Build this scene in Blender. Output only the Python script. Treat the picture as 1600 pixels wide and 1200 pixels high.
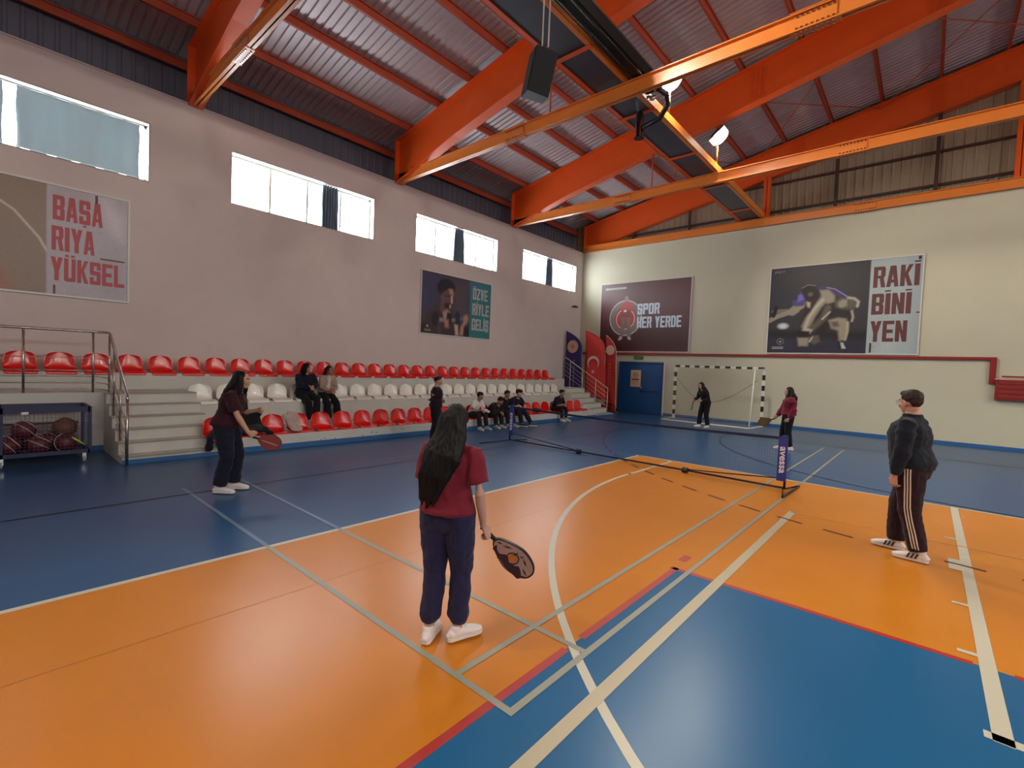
import bpy, bmesh, math, random
import numpy as np
from math import sin, cos, pi, radians, sqrt, atan2, hypot
from mathutils import Vector as V, Matrix, noise
for _o in list(bpy.data.objects): bpy.data.objects.remove(_o)
S = bpy.context.scene
COL = S.collection
RND = random.Random(11)

# ------------------------------------------------------------------ camera
YAW, PIT, ROL, FPX, EYE = -0.719877, -0.0359655, 0.0409287, 739.54, 1.85
_f = V((sin(YAW)*cos(PIT), cos(YAW)*cos(PIT), sin(PIT)))
_r0 = V((cos(YAW), -sin(YAW), 0)); _u0 = _r0.cross(_f)
_r = cos(ROL)*_r0 + sin(ROL)*_u0; _u = -sin(ROL)*_r0 + cos(ROL)*_u0
cd = bpy.data.cameras.new('camera'); cam = bpy.data.objects.new('camera', cd); COL.objects.link(cam)
cd.sensor_width = 36; cd.lens = FPX/1600*36; cd.clip_start = .05; cd.clip_end = 300
cam.matrix_world = Matrix(((_r.x, _u.x, -_f.x, 0), (_r.y, _u.y, -_f.y, 0), (_r.z, _u.z, -_f.z, EYE), (0, 0, 0, 1)))
S.camera = cam
# ------------------------------------------------------------------ world, exposure
w = bpy.data.worlds.new('sky'); S.world = w; w.use_nodes = True
w.node_tree.nodes['Background'].inputs[0].default_value = (.86, .95, 1.0, 1)
w.node_tree.nodes['Background'].inputs[1].default_value = 18.0
S.view_settings.view_transform = 'Standard'; S.view_settings.look = 'None'
S.view_settings.gamma = 1; S.view_settings.use_curve_mapping = False
S.view_settings.exposure = 0.2
S.cycles.max_bounces = 7; S.cycles.diffuse_bounces = 4; S.cycles.glossy_bounces = 3
S.cycles.transparent_max_bounces = 12; S.cycles.sample_clamp_indirect = 6
S.cycles.caustics_reflective = False; S.cycles.caustics_refractive = False

# hall measures (metres)
XL, XR, YF, YB = -13.16, 18.86, 20.0, -12.0
RIDGE = 2.85; WTOP = 7.6
WIN_Y = [(-11.4+.6, -8.65+.1), (-7.0, -3.05), (-1.4, 2.56), (4.21, 8.2), (9.82, 13.8), (15.4, 19.4)]
WZ0, WZ1 = 5.62, 6.86
RAFT = [-7.9, -2.23, 3.42, 9.07, 14.7, 20.15]
def rt(x):
    d = x if x < RIDGE else 2*RIDGE-x
    return 9.03+.193*(d+12.65)

# daylight: portal lights in the window openings steer sampling of the sky only
def area(name, loc, rot, sx, sy, energy, col=(1, 1, 1), portal=False):
    l = bpy.data.lights.new(name, 'AREA'); l.shape = 'RECTANGLE'; l.size = sx; l.size_y = sy
    l.energy = energy; l.color = col
    if portal: l.cycles.is_portal = True
    o = bpy.data.objects.new(name, l); COL.objects.link(o); o.location = loc; o.rotation_euler = rot
    return o
for y0, y1 in WIN_Y:
    area('window_daylight', (XL-.3, (y0+y1)/2, (WZ0+WZ1)/2), (0, radians(-90), 0), WZ1-WZ0, y1-y0, 1, portal=True)
    area('window_daylight', (XR+.3, (y0+y1)/2, (WZ0+WZ1)/2), (0, radians(90), 0), WZ1-WZ0, y1-y0, 1, portal=True)

# ------------------------------------------------------------------ materials
def lin(c):
    return tuple(((x/12.92) if x <= .04045 else ((x+.055)/1.055)**2.4) for x in (v/255 for v in c))
MATS = {}
def mat(name, rgb, rough=.5, metal=0, spec=.5, var=0, vscale=3, bump=0, bscale=40, coat=0, emit=None, estr=0, stretch=None, sheen=0):
    if name in MATS: return MATS[name]
    m = bpy.data.materials.new(name); m.use_nodes = True; nt = m.node_tree; N = nt.nodes; L = nt.links
    b = N['Principled BSDF']; c = lin(rgb)
    b.inputs['Base Color'].default_value = (*c, 1); b.inputs['Roughness'].default_value = rough
    b.inputs['Metallic'].default_value = metal; b.inputs['Specular IOR Level'].default_value = spec
    b.inputs['Coat Weight'].default_value = coat; b.inputs['Coat Roughness'].default_value = .12
    b.inputs['Sheen Weight'].default_value = sheen
    if emit: b.inputs['Emission Color'].default_value = (*emit, 1); b.inputs['Emission Strength'].default_value = estr
    if var or bump:
        tc = N.new('ShaderNodeTexCoord'); src = tc.outputs['Object']
        if stretch:
            mp = N.new('ShaderNodeMapping'); mp.inputs['Scale'].default_value = stretch
            L.new(src, mp.inputs[0]); src = mp.outputs[0]
    if var:
        n = N.new('ShaderNodeTexNoise'); n.inputs['Scale'].default_value = vscale; n.inputs['Detail'].default_value = 5
        n.inputs['Roughness'].default_value = .6; L.new(src, n.inputs['Vector'])
        r = N.new('ShaderNodeMapRange'); r.inputs[1].default_value = .3; r.inputs[2].default_value = .7
        r.inputs[3].default_value = 1-var; r.inputs[4].default_value = 1+var; L.new(n.outputs[0], r.inputs[0])
        mx = N.new('ShaderNodeVectorMath'); mx.operation = 'SCALE'; mx.inputs[0].default_value = c
        L.new(r.outputs[0], mx.inputs['Scale']); L.new(mx.outputs[0], b.inputs['Base Color'])
    if bump:
        n2 = N.new('ShaderNodeTexNoise'); n2.inputs['Scale'].default_value = bscale; n2.inputs['Detail'].default_value = 4
        L.new(src, n2.inputs['Vector']); bp = N.new('ShaderNodeBump'); bp.inputs['Strength'].default_value = bump
        bp.inputs['Distance'].default_value = .01; L.new(n2.outputs[0], bp.inputs['Height']); L.new(bp.outputs[0], b.inputs['Normal'])
    MATS[name] = m; return m
def attr_mat(name, rough=.5, coat=0):
    m = bpy.data.materials.new(name); m.use_nodes = True; nt = m.node_tree
    a = nt.nodes.new('ShaderNodeVertexColor'); a.layer_name = 'Col'
    b = nt.nodes['Principled BSDF']; b.inputs['Roughness'].default_value = rough; b.inputs['Coat Weight'].default_value = coat
    nt.links.new(a.outputs[0], b.inputs['Base Color']); return m

# ------------------------------------------------------------------ mesh helpers
class MB:
    def __init__(s): s.v = []; s.f = []; s.m = []
    def add(s, vs, fs, mi=0):
        k = len(s.v); s.v += [tuple(p) for p in vs]; s.f += [tuple(i+k for i in f) for f in fs]; s.m += [mi]*len(fs); return s
    def box(s, a, b, mi=0, M=None):
        (x0, y0, z0), (x1, y1, z1) = a, b
        vs = [V(p) for p in ((x0,y0,z0),(x1,y0,z0),(x1,y1,z0),(x0,y1,z0),(x0,y0,z1),(x1,y0,z1),(x1,y1,z1),(x0,y1,z1))]
        if M: vs = [M @ p for p in vs]
        return s.add(vs, [(0,3,2,1),(4,5,6,7),(0,1,5,4),(1,2,6,5),(2,3,7,6),(3,0,4,7)], mi)
    def poly(s, pts, mi=0): return s.add(pts, [tuple(range(len(pts)))], mi)
    def prism(s, pts, d, mi=0):
        n = len(pts); d = V(d); a = [V(p) for p in pts]; b = [p+d for p in a]
        return s.add(a+b, [tuple(range(n))[::-1], tuple(range(n, 2*n))]+[(i, (i+1) % n, (i+1) % n+n, i+n) for i in range(n)], mi)
    def tube(s, pts, r, n=8, mi=0, closed=False, r2=None, cap=True):
        pts = [V(p) for p in pts]; k0 = len(s.v); up = None; K = len(pts)
        for i, p in enumerate(pts):
            if closed: t = pts[(i+1) % K]-pts[i-1]
            else: t = pts[min(i+1, K-1)]-pts[max(i-1, 0)]
            t.normalize()
            if up is None: up = V((0,0,1)) if abs(t.z) < .9 else V((1,0,0))
            a = t.cross(up).normalized(); up = a.cross(t).normalized()
            rr = r if not isinstance(r, (list, tuple)) else r[i]; rb = rr if r2 is None else r2
            for j in range(n):
                q = 2*pi*j/n; s.v.append(tuple(p+a*cos(q)*rr+up*sin(q)*rb))
        rng = K if closed else K-1
        for i in range(rng):
            for j in range(n):
                A = k0+i*n+j; B = k0+i*n+(j+1) % n; i2 = (i+1) % K; C_ = k0+i2*n+(j+1) % n; D = k0+i2*n+j
                s.f.append((A, B, C_, D)); s.m.append(mi)
        if cap and not closed:
            s.f.append(tuple(k0+j for j in range(n))[::-1]); s.f.append(tuple(k0+(K-1)*n+j for j in range(n))); s.m += [mi, mi]
        return s
    def ell(s, c, r, mi=0, nu=16, nv=10, M=None):
        c = V(c); k0 = len(s.v)
        for i in range(nv+1):
            th = pi*i/nv
            for j in range(nu):
                ph = 2*pi*j/nu; p = V((r[0]*sin(th)*cos(ph), r[1]*sin(th)*sin(ph), r[2]*cos(th)))
                if M: p = M @ p
                s.v.append(tuple(c+p))
        for i in range(nv):
            for j in range(nu):
                s.f.append((k0+i*nu+j, k0+(i+1)*nu+j, k0+(i+1)*nu+(j+1) % nu, k0+i*nu+(j+1) % nu)); s.m.append(mi)
        return s
    def build(s, name, mats, parent=None, smooth=False, rel=True, angle=None):
        me = bpy.data.meshes.new(name)
        vs = s.v
        if parent is not None and rel:
            M = parent_world(parent).inverted(); vs = [tuple(M @ V(p)) for p in vs]
        me.from_pydata(vs, [], s.f)
        mats = mats if isinstance(mats, (list, tuple)) else [mats]
        for m in mats: me.materials.append(m)
        me.polygons.foreach_set('material_index', s.m); me.validate(); me.update()
        bm = bmesh.new(); bm.from_mesh(me); bmesh.ops.remove_doubles(bm, verts=bm.verts, dist=1e-6)
        bmesh.ops.recalc_face_normals(bm, faces=bm.faces); bm.to_mesh(me); bm.free()
        if smooth:
            me.polygons.foreach_set('use_smooth', [True]*len(me.polygons))
            if angle: me.set_sharp_from_angle(angle=radians(angle))
        o = bpy.data.objects.new(name, me); COL.objects.link(o)
        if parent is not None: o.parent = parent
        return o
PW = {}
def parent_world(p):
    M = Matrix.Identity(4); chain = []
    while p is not None: chain.append(p); p = p.parent
    for q in reversed(chain):
        M = M @ (Matrix.Translation(q.location) @ q.rotation_euler.to_matrix().to_4x4())
    return M
def tag(o, label, cat, group=None, kind=None):
    if label: o['label'] = label
    if cat: o['category'] = cat
    if group: o['group'] = group
    if kind: o['kind'] = kind
    return o
def thing(name, label, cat, loc=(0,0,0), rz=0, group=None):
    o = bpy.data.objects.new(name, None); COL.objects.link(o); o.location = loc; o.rotation_euler = (0, 0, rz)
    o.empty_display_size = .1
    return tag(o, label, cat, group)
def struct(o, label=None): o['kind'] = 'structure'; (label and o.__setitem__('label', label)); return o
def centre(o):
    """move the origin of a top-level mesh to the base of its box"""
    me = o.data; n = len(me.vertices); a = np.empty(n*3, 'f'); me.vertices.foreach_get('co', a); a = a.reshape(-1, 3)
    c = (a.max(0)+a.min(0))/2; c[2] = a[:, 2].min(); me.vertices.foreach_set('co', (a-c).ravel()); me.update()
    o.location = V(c.tolist())+o.location; return o
def copy_tree(o, parent=None):
    c = o.copy(); COL.objects.link(c)
    if parent is not None: c.parent = parent
    for ch in [x for x in TREE.get(o.name, [])]: copy_tree(ch, c)
    return c
TREE = {}
def reg_tree(o):
    for x in bpy.data.objects:
        if x.parent is not None: TREE.setdefault(x.parent.name, []); 
        if x.parent is not None and x not in TREE[x.parent.name]: TREE[x.parent.name].append(x)
FONT = {}
def text_mesh(body, w, h, ext=.004, off=.0, slant=0):
    cu = bpy.data.curves.new('t', 'FONT'); cu.body = body; cu.extrude = ext; cu.offset = off; cu.fill_mode = 'BOTH'; cu.resolution_u = 3; cu.shear = slant
    ob = bpy.data.objects.new('t', cu); COL.objects.link(ob); dg = bpy.context.evaluated_depsgraph_get(); dg.update()
    me = bpy.data.meshes.new_from_object(ob.evaluated_get(dg)); bpy.data.objects.remove(ob)
    n = len(me.vertices); a = np.empty(n*3, 'f'); me.vertices.foreach_get('co', a); a = a.reshape(-1, 3).astype('d')
    a[:, 0] -= a[:, 0].min(); a[:, 1] -= a[:, 1].min(); a[:, 0] *= w/a[:, 0].max(); a[:, 1] *= h/a[:, 1].max()
    fs = [tuple(p.vertices) for p in me.polygons]; bpy.data.meshes.remove(me)
    return a, fs
def put_text(mb, body, o, ux, uy, w, h, ext=.003, off=.012, mi=0, slant=0):
    a, fs = text_mesh(body, w, h, ext, off, slant); o = V(o); ux = V(ux); uy = V(uy); nn = ux.cross(uy)
    mb.add([o+ux*p[0]+uy*p[1]+nn*p[2] for p in a], fs, mi)
ORD = ('first second third fourth fifth sixth seventh eighth ninth tenth eleventh twelfth thirteenth fourteenth fifteenth sixteenth seventeenth eighteenth nineteenth twentieth').split()
ORD += ['twenty-'+x for x in ORD[:9]]+['thirtieth']+['thirty-'+x for x in ORD[:9]]
# ================================================================== MATERIALS
wall_m = mat('wall_plaster', (203, 191, 187), .75, var=.035, vscale=1.3, bump=.15, bscale=60)
far_m = mat('far_wall_plaster', (194, 189, 166), .75, var=.03, vscale=1.1, bump=.12, bscale=60)
white_trim = mat('white_trim', (215, 213, 205), .45)
steel_o = mat('orange_steel', (222, 86, 26), .42, var=.06, vscale=1.5)
tie_o = mat('orange_tie_steel', (214, 122, 50), .35, var=.05, vscale=2)
purl_m = mat('purlin_steel', (172, 74, 48), .5, var=.05)
roof_m = mat('galvanised_sheet', (186, 174, 178), .45, metal=.25, var=.06, vscale=1.2)
clad_m = mat('gable_sheet', (150, 134, 112), .55, metal=.2, var=.05)
eave_m = mat('eave_sheet', (78, 80, 96), .55, metal=.1, var=.06)
dark_steel = mat('dark_brown_steel', (62, 34, 26), .5)
black_m = mat('black_plastic', (18, 19, 22), .4)
chrome = mat('chrome', (200, 200, 202), .18, metal=1)
conc_m = mat('painted_concrete', (192, 190, 184), .7, var=.07, vscale=1.7, bump=.2, bscale=25)
strip_m = mat('blue_strip_paint', (38, 92, 148), .5)
red_pl = mat('red_seat_plastic', (214, 22, 16), .25, coat=.35)
white_pl = mat('white_seat_plastic', (226, 222, 214), .3, coat=.3)
inox = mat('stainless_tube', (176, 166, 158), .25, metal=.9)
red_paint = mat('red_paint', (134, 30, 24), .5, var=.06, vscale=4, bump=.1)
glass_m = bpy.data.materials.new('window_glass'); glass_m.use_nodes = True
_n = glass_m.node_tree; _n.nodes.clear(); _o = _n.nodes.new('ShaderNodeOutputMaterial'); _mx = _n.nodes.new('ShaderNodeMixShader')
_t = _n.nodes.new('ShaderNodeBsdfTransparent'); _g = _n.nodes.new('ShaderNodeBsdfGlossy'); _g.inputs['Roughness'].default_value = .05
_mx.inputs[0].default_value = .06; _n.links.new(_t.outputs[0], _mx.inputs[1]); _n.links.new(_g.outputs[0], _mx.inputs[2]); _n.links.new(_mx.outputs[0], _o.inputs[0])

# ================================================================== FLOOR
def floor_mat(name, rgb, rough=.3):
    m = mat(name, rgb, rough, var=.05, vscale=.9, bump=.025, bscale=220, coat=.0, spec=.28)
    return m
fl_blue = floor_mat('floor_blue', (44, 80, 122)); fl_blue2 = floor_mat('floor_blue_bright', (24, 90, 136)); fl_or = floor_mat('floor_orange', (196, 119, 28))
ln_white = mat('line_white', (190, 184, 166), .4); ln_grey = mat('line_grey', (142, 142, 128), .4)
ln_red = mat('line_red', (166, 40, 34), .4); ln_black = mat('line_black', (14, 18, 28), .4); ln_tan = mat('line_tan', (176, 164, 138), .4)
ln_brown = mat('line_dark_brown', (82, 34, 20), .4); ln_faint = mat('line_faint_blue_grey', (92, 116, 146), .4)
F = MB(); FM = [fl_blue, fl_or, fl_blue2, ln_white, ln_grey, ln_red, ln_black, ln_tan, ln_brown, ln_faint, mat('line_faint_orange', (206, 136, 72), .4), mat('floor_seam', (140, 76, 26), .5)]
F.box((XL-.4, YB, -.15), (XR+.4, YF+.3, 0), 0)
def sheet(x0, y0, x1, y1, z, mi): F.poly([(x0,y0,z),(x1,y0,z),(x1,y1,z),(x0,y1,z)], mi)
def line(pts, wdt, z, mi, closed=False):
    P_ = [V((p[0], p[1], 0)) for p in pts]; K = len(P_); vs = []
    for i, p in enumerate(P_):
        d = (P_[min(i+1, K-1)]-P_[max(i-1, 0)]).normalized(); n = V((-d.y, d.x, 0))*wdt/2
        if i == 0: p = p-d*wdt*.5
        if i == K-1: p = p+d*wdt*.5
        vs += [(p.x-n.x, p.y-n.y, z), (p.x+n.x, p.y+n.y, z)]
    F.add(vs, [(2*i, 2*i+2, 2*i+3, 2*i+1) for i in range(K-1)], mi)
def arc(cx, cy, r, a0, a1, n=48): return [(cx+r*cos(radians(a0+(a1-a0)*i/n)), cy+r*sin(radians(a0+(a1-a0)*i/n))) for i in range(n+1)]
Z1, Z2, Z3, Z4, Z5 = .0008, .0016, .0024, .0032, .0040
sheet(-4.74, YB+.01, 10.44, 9.78, Z1, 1)                      # orange basketball field
sheet(-1.70, YB+.02, 7.40, 4.40, Z2, 2)                       # blue volleyball field
line([(-1.70, YB+.02), (-1.70, 2.56)], .055, Z3, 5); line([(-1.70, 2.80), (-1.70, 4.40)], .055, Z3, 5)
line([(-1.72, 4.40), (.30, 4.40)], .055, Z3, 5); line([(.55, 4.40), (7.4, 4.40)], .055, Z3, 5); line([(7.40, YB+.02), (7.40, 4.40)], .055, Z3, 5)
line([(-4.74, YB+.02), (-4.74, 9.78)], .06, Z3, 3); line([(-4.76, 9.78), (10.44, 9.78)], .06, Z3, 3); line([(10.44, YB+.02), (10.44, 9.78)], .06, Z3, 3)
# three point line and key
line([(-3.96, 9.75), (-3.96, 7.85)], .06, Z3, 3); line(arc(2.88, 7.75, 6.85, 179, 361, 90), .06, Z3, 3); line([(9.72, 7.85), (9.72, 9.75)], .06, Z3, 3)
line([(.40, 3.56), (.40, 9.75)], .085, Z4, 3); line([(5.3, 3.56), (5.3, 9.75)], .085, Z4, 3); line([(.36, 3.56), (5.34, 3.56)], .07, Z4, 3)
line(arc(2.85, 3.56, 1.8, 180, 360, 40), .06, Z4, 3)
for yy in (7.78, 5.52, 4.55): line([(.28, yy), (.36, yy)], .05, Z5, 3)
sheet(.26, 6.5, .40, 6.88, Z5, 3)
# badminton court
BX0, BX1, BY0, BY1 = -7.64, -1.58, 1.90, 15.3
for x in (BX1, BX1-.44): line([(x, BY0 if x == BX1 else BY0), (x, BY1)], .045, Z5, 4)
for y in (BY0, BY0+.75): line([(-4.74, y), (BX1, y)], .045, Z4+.0003, 4); line([(BX0, y), (-4.80, y)], .045, Z4, 9)
line([(BX0, BY0), (BX0, BY1)], .03, Z4, 9)
line([(-6.9, 6.85), (-4.8, 6.85)], .03, Z4, 9)
# long pale line of the adjoining small court
line([(-1.31, YB+.1), (-1.31, 7.49)], .085, Z4+.0006, 7); line([(-1.31, 7.49), (7.0, 7.49)], .035, Z4+.0006, 10)
line([(-3.68, YB+.1), (-3.68, 9.7)], .004, Z2+.0004, 11)
# handball lines
line([(-7.25, YB+.1), (-7.25, 15.9)], .035, Z5, 6); line([(-7.25, 15.9), (12.9, 15.9)], .035, Z4, 6)
line(arc(1.35, 15.9, 6.0, 180, 270, 40)+[(4.35, 9.9)], .04, Z5, 6)
def dashes(pts, wdt, on, off, mi_a, mi_b):
    d = 0; i = 0; P_ = [V((p[0], p[1], 0)) for p in pts]; acc = [0]
    for a, b in zip(P_, P_[1:]): acc.append(acc[-1]+(b-a).length)
    def at(s):
        for k in range(len(acc)-1):
            if acc[k] <= s <= acc[k+1]: return P_[k].lerp(P_[k+1], (s-acc[k])/(acc[k+1]-acc[k]))
        return P_[-1]
    s = .02
    while s+on < acc[-1]:
        a, b = at(s), at(s+on); line([a, b], wdt, Z5+.0004, mi_b if a.y < 9.7 and a.x > -4.74 else mi_a); s += on+off
dashes(arc(1.35, 15.65, 9.0, 188, 270, 60)+[(5.5, 6.65)], .045, .27, .29, 6, 8)
F.poly([(-1.77, 4.62, Z3), (-1.69, 4.62, Z3), (-1.69, 4.80, Z3), (-1.77, 4.80, Z3)], 5)
fl = F.build('floor', FM); struct(fl, 'orange and blue sports floor with painted court lines')

# ================================================================== WALLS
def side_wall(x0, x1, name, m):
    b = MB(); b.box((x0, YB-.3, 0), (x1, YF+.35, WZ0)); b.box((x0, YB-.3, WZ1), (x1, YF+.35, WTOP)); y = YB-.3
    for a, c in WIN_Y: b.box((x0, y, WZ0), (x1, a, WZ1)); y = c
    b.box((x0, y, WZ0), (x1, YF+.35, WZ1)); return struct(b.build(name, m))
side_wall(XL-.35, XL, 'wall_left', wall_m); side_wall(XR, XR+.35, 'wall_right', wall_m)
b = MB(); b.box((XL-.05, YF, 0), (XR+.05, YF+.32, WTOP)); struct(b.build('wall_far', far_m))
b = MB(); b.box((XL-.05, YB-.3, 0), (XR+.05, YB, 12.3)); struct(b.build('wall_back', wall_m))
# gable sheeting above the far wall, and the side sheeting under the eaves
def ribs(p0, p1, zf0, zf1, nrm, pitch=.25, dep=.03):
    b = MB(); p0 = V(p0); p1 = V(p1); d = p1-p0; L_ = d.length; d.normalize(); n = V(nrm); k = int(L_/pitch); vs = []
    for i in range(k):
        for t, o in ((0, 0), (.62, 0), (.72, 1), (.9, 1)):
            s = (i+t)*pitch; vs.append((p0+d*s+n*dep*o, s))
    vv = []; ff = []
    for q, s in vs: vv += [(q.x, q.y, zf0(q)), (q.x, q.y, zf1(q))]
    for i in range(len(vs)-1): ff.append((2*i, 2*i+2, 2*i+3, 2*i+1))
    return b.add(vv, ff)
g = ribs((XL-.8, YF+.36, 0), (XR+.8, YF+.36, 0), lambda q: WTOP-.1, lambda q: rt(q.x)+.25, (0, -1, 0)); struct(g.build('wall_far_gable', clad_m))
for nm, x, s in (('wall_left_eave', XL-.75, 1), ('wall_right_eave', XR+.75, -1)):
    g = ribs((x, YB-.3, 0), (x, YF+.4, 0), lambda q: WTOP-.35, lambda q: rt(q.x)+.22, (s, 0, 0), .25, .012); struct(g.build(nm, eave_m))
    b = MB(); b.box((min(x, x+s*.5), YB-.3, WTOP-.4), (max(x, x+s*.5), YF+.4, WTOP-.3)); b.box((min(x-s*.04, x-s*.01), YB-.3, WTOP-.4), (max(x-s*.04, x-s*.01), YF+.4, rt(x)+.24)); struct(b.build('trim_1' if s > 0 else 'trim_2', clad_m))
# roof sheet, ribs run up the slope
b = MB(); pitch = .19; xs = [XL-.8, RIDGE, XR+.8]; prof = []
y = YB-.3
while y < YF+.5:
    for t, o in ((0, 0), (.55, 0), (.66, 1), (.89, 1)): prof.append((y+t*pitch, o*.035))
    y += pitch
vv = [(x, yy, rt(x)+.2+o) for yy, o in prof for x in xs]; ff = []
for i in range(len(prof)-1):
    for j in range(2): ff.append((3*i+j, 3*i+j+1, 3*i+3+j+1, 3*i+3+j))
b.add(vv, ff); b.add([(x, yy, rt(x)+.3) for x in xs for yy in (YB-.4, YF+.6)], [(0, 2, 3, 1), (2, 4, 5, 3)])
struct(b.build('ceiling', roof_m))
# blue strips at the wall feet, white coping
b = MB(); b.box((XL, YF-.02, 0), (-10.86, YF, .1)); b.box((-8.66, YF-.02, 0), (XR, YF, .1)); struct(b.build('baseboard_far', strip_m))
b = MB(); b.box((XL-.02, YB, WTOP), (XL+.03, YF+.02, WTOP+.03)); b.box((XL, YF-.03, WTOP), (XR, YF+.02, WTOP+.03)); struct(b.build('trim_3', wall_m))

# windows
def window(n, x, y0, y1, s):
    root = bpy.data.objects.new('window_%d' % n, None); COL.objects.link(root); root.location = (x-s*.2, (y0+y1)/2, WZ0); struct(root)
    xo = x-s*.24; f = MB(); t = .05
    f.box((xo-.03, y0, WZ0), (xo+.03, y1, WZ0+t)); f.box((xo-.03, y0, WZ1-t), (xo+.03, y1, WZ1))
    f.box((xo-.03, y0, WZ0), (xo+.03, y0+t, WZ1)); f.box((xo-.03, y1-t, WZ0), (xo+.03, y1, WZ1))
    f.build('window_frame', white_trim, root)
    for k in range(1, 4):
        yy = y0+(y1-y0)*k/4; m = MB(); m.box((xo-.025, yy-.028, WZ0+t), (xo+.025, yy+.028, WZ1-t)); m.build('mullion', white_trim, root)
    for k in range(4):
        a = y0+(y1-y0)*k/4; c = y0+(y1-y0)*(k+1)/4
        p = MB(); p.box((xo-.003, a+.03, WZ0+t), (xo+.003, c-.03, WZ1-t)); p.build('window_pane', glass_m, root)
    l = MB(); r = .012    # white painted reveal lining
    l.box((min(x, x-s*.34), y0-r, WZ0-r), (max(x, x-s*.34), y0+.004, WZ1+r)); l.box((min(x, x-s*.34), y1-.004, WZ0-r), (max(x, x-s*.34), y1+r, WZ1+r))
    l.box((min(x, x-s*.34), y0, WZ1-.004), (max(x, x-s*.34), y1, WZ1+r)); l.box((min(x, x-s*.34), y0, WZ0-r), (max(x, x-s*.34), y1, WZ0+.004))
    l.build('window_lining', white_trim, root)
n = 1
for y0, y1 in WIN_Y:
    window(n, XL, y0, y1, 1); n += 1
for y0, y1 in WIN_Y:
    window(n, XR, y0, y1, -1); n += 1

# ================================================================== ROOF STEEL
def rafter(y, label):
    root = thing('roof_rafter', label, 'beam', (RIDGE, y, rt(RIDGE)), 0, None)
    web = MB(); bf = MB(); tf = MB(); d0, d1 = 1.22, 1.0
    X = [XL+.02, -10.4, -7.0, -.2, RIDGE, 2*RIDGE+.2, 2*RIDGE+7.0, 2*RIDGE+10.4, XR-.02]
    D = [1.33, 1.13, 1.08, 1.02, 1.0, 1.02, 1.08, 1.13, 1.33]; top = [rt(x) for x in X]; bot = [t-d for t, d in zip(top, D)]
    for i in range(len(X)-1):
        a = (X[i], top[i], bot[i]); c = (X[i+1], top[i+1], bot[i+1])
        web.add([(a[0], y-.012, a[2]), (c[0], y-.012, c[2]), (c[0], y-.012, c[1]), (a[0], y-.012, a[1]), (a[0], y+.012, a[2]), (c[0], y+.012, c[2]), (c[0], y+.012, c[1]), (a[0], y+.012, a[1])],
                [(0,1,2,3),(7,6,5,4),(0,4,5,1),(3,2,6,7),(0,3,7,4),(1,5,6,2)])
        for m, k, s in ((bf, 2, -1), (tf, 1, -1)):
            m.add([(a[0], y-.15, a[k]), (c[0], y-.15, c[k]), (c[0], y+.15, c[k]), (a[0], y+.15, a[k]), (a[0], y-.15, a[k]+s*.025), (c[0], y-.15, c[k]+s*.025), (c[0], y+.15, c[k]+s*.025), (a[0], y+.15, a[k]+s*.025)],
                  [(0,1,2,3),(7,6,5,4),(0,4,5,1),(3,2,6,7),(0,3,7,4),(1,5,6,2)])
    web.build('web', steel_o, root); bf.build('bottom_flange', steel_o, root); tf.build('top_flange', steel_o, root)
    for xx, s in ((XL, 1), (XR, -1)):
        e = MB(); t = rt(xx); e.box((xx-.02, y-.17, WTOP), (xx+.02, y+.17, t+.02)); e.build('end_plate', steel_o, root)
    for xx in (-4.05, -.25, 2*RIDGE+.25, 2*RIDGE+4.05):
        e = MB()
        for k in range(4): e.box((xx-.20+k*.11, y-.03, rt(xx)-.93), (xx-.17+k*.11, y+.03, rt(xx)-.1))
        e.build('splice_plate', steel_o, root)
    return root
for y, l in zip(RAFT, ('orange steel roof rafter behind the camera, farthest back', 'orange steel roof rafter just behind the camera',
    'deep orange roof rafter nearest the camera, upper left, above the covered window', 'orange roof rafter second from the camera, ending above the first bright window',
    'orange roof rafter third from the camera, crossing the lit floodlights', 'orange roof rafter farthest away, standing on the far wall')): rafter(y, l)
PX = [-13.75, -12.55, -11.15, -9.85, -8.55, -7.25, -5.9, -4.5, -3.05, -1.65, -.2, 1.25, 2.6]
PX = PX+[2*RIDGE-x for x in PX]
for i, x in enumerate(PX):
    b = MB(); z = rt(x)-(.2 if i in (0, 13) else 0)
    b.box((x-.04, YB, z), (x+.03, YF+.3, z+.015)); b.box((x-.006, YB, z), (x+.006, YF+.3, z+.195)); b.box((x-.03, YB, z+.18), (x+.05, YF+.3, z+.2))
    o = centre(b.build('roof_purlin', purl_m))
    side = 'left' if x < RIDGE else 'right'; k = i if i < 13 else i-13
    tag(o, 'thin red-brown roof purlin, %s up the %s roof slope from the eaves' % (ORD[k], side), 'beam', 'purlins under the metal roof')

def tie(y, label, splices):
    root = thing('horizontal_tie_beam', label, 'beam', (RIDGE, y, 7.62), 0)
    m = MB(); z0, z1 = 7.60, 7.90
    m.box((XL+.03, y-.07, z0), (XR-.03, y+.07, z0+.022)); m.box((XL+.03, y-.07, z1-.022), (XR-.03, y+.07, z1)); m.box((XL+.03, y-.012, z0), (XR-.03, y+.012, z1))
    m.build('beam_section', tie_o, root)
    for x in splices:
        p = MB(); p.box((x-.36, y-.085, z0-.012), (x+.36, y+.085, z0)); p.box((x-.36, y-.085, z1), (x+.36, y+.085, z1+.012)); p.box((x-.3, y-.03, z0+.03), (x+.3, y+.03, z1-.03)); p.build('splice_plate', tie_o, root)
        q = MB()
        for k in range(8):
            for zz in (z0+.055, z1-.055):
                cx = x-.26+k*.074; q.box((cx-.014, y-.05, zz-.014), (cx+.014, y-.03, zz+.014))
            for yy in (-.05, .05): q.box((x-.26+k*.074-.014, y+yy-.012, z0-.03), (x-.26+k*.074+.014, y+yy+.012, z0-.012))
        q.build('bolt_rows', chrome, root)
    return root
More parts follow.
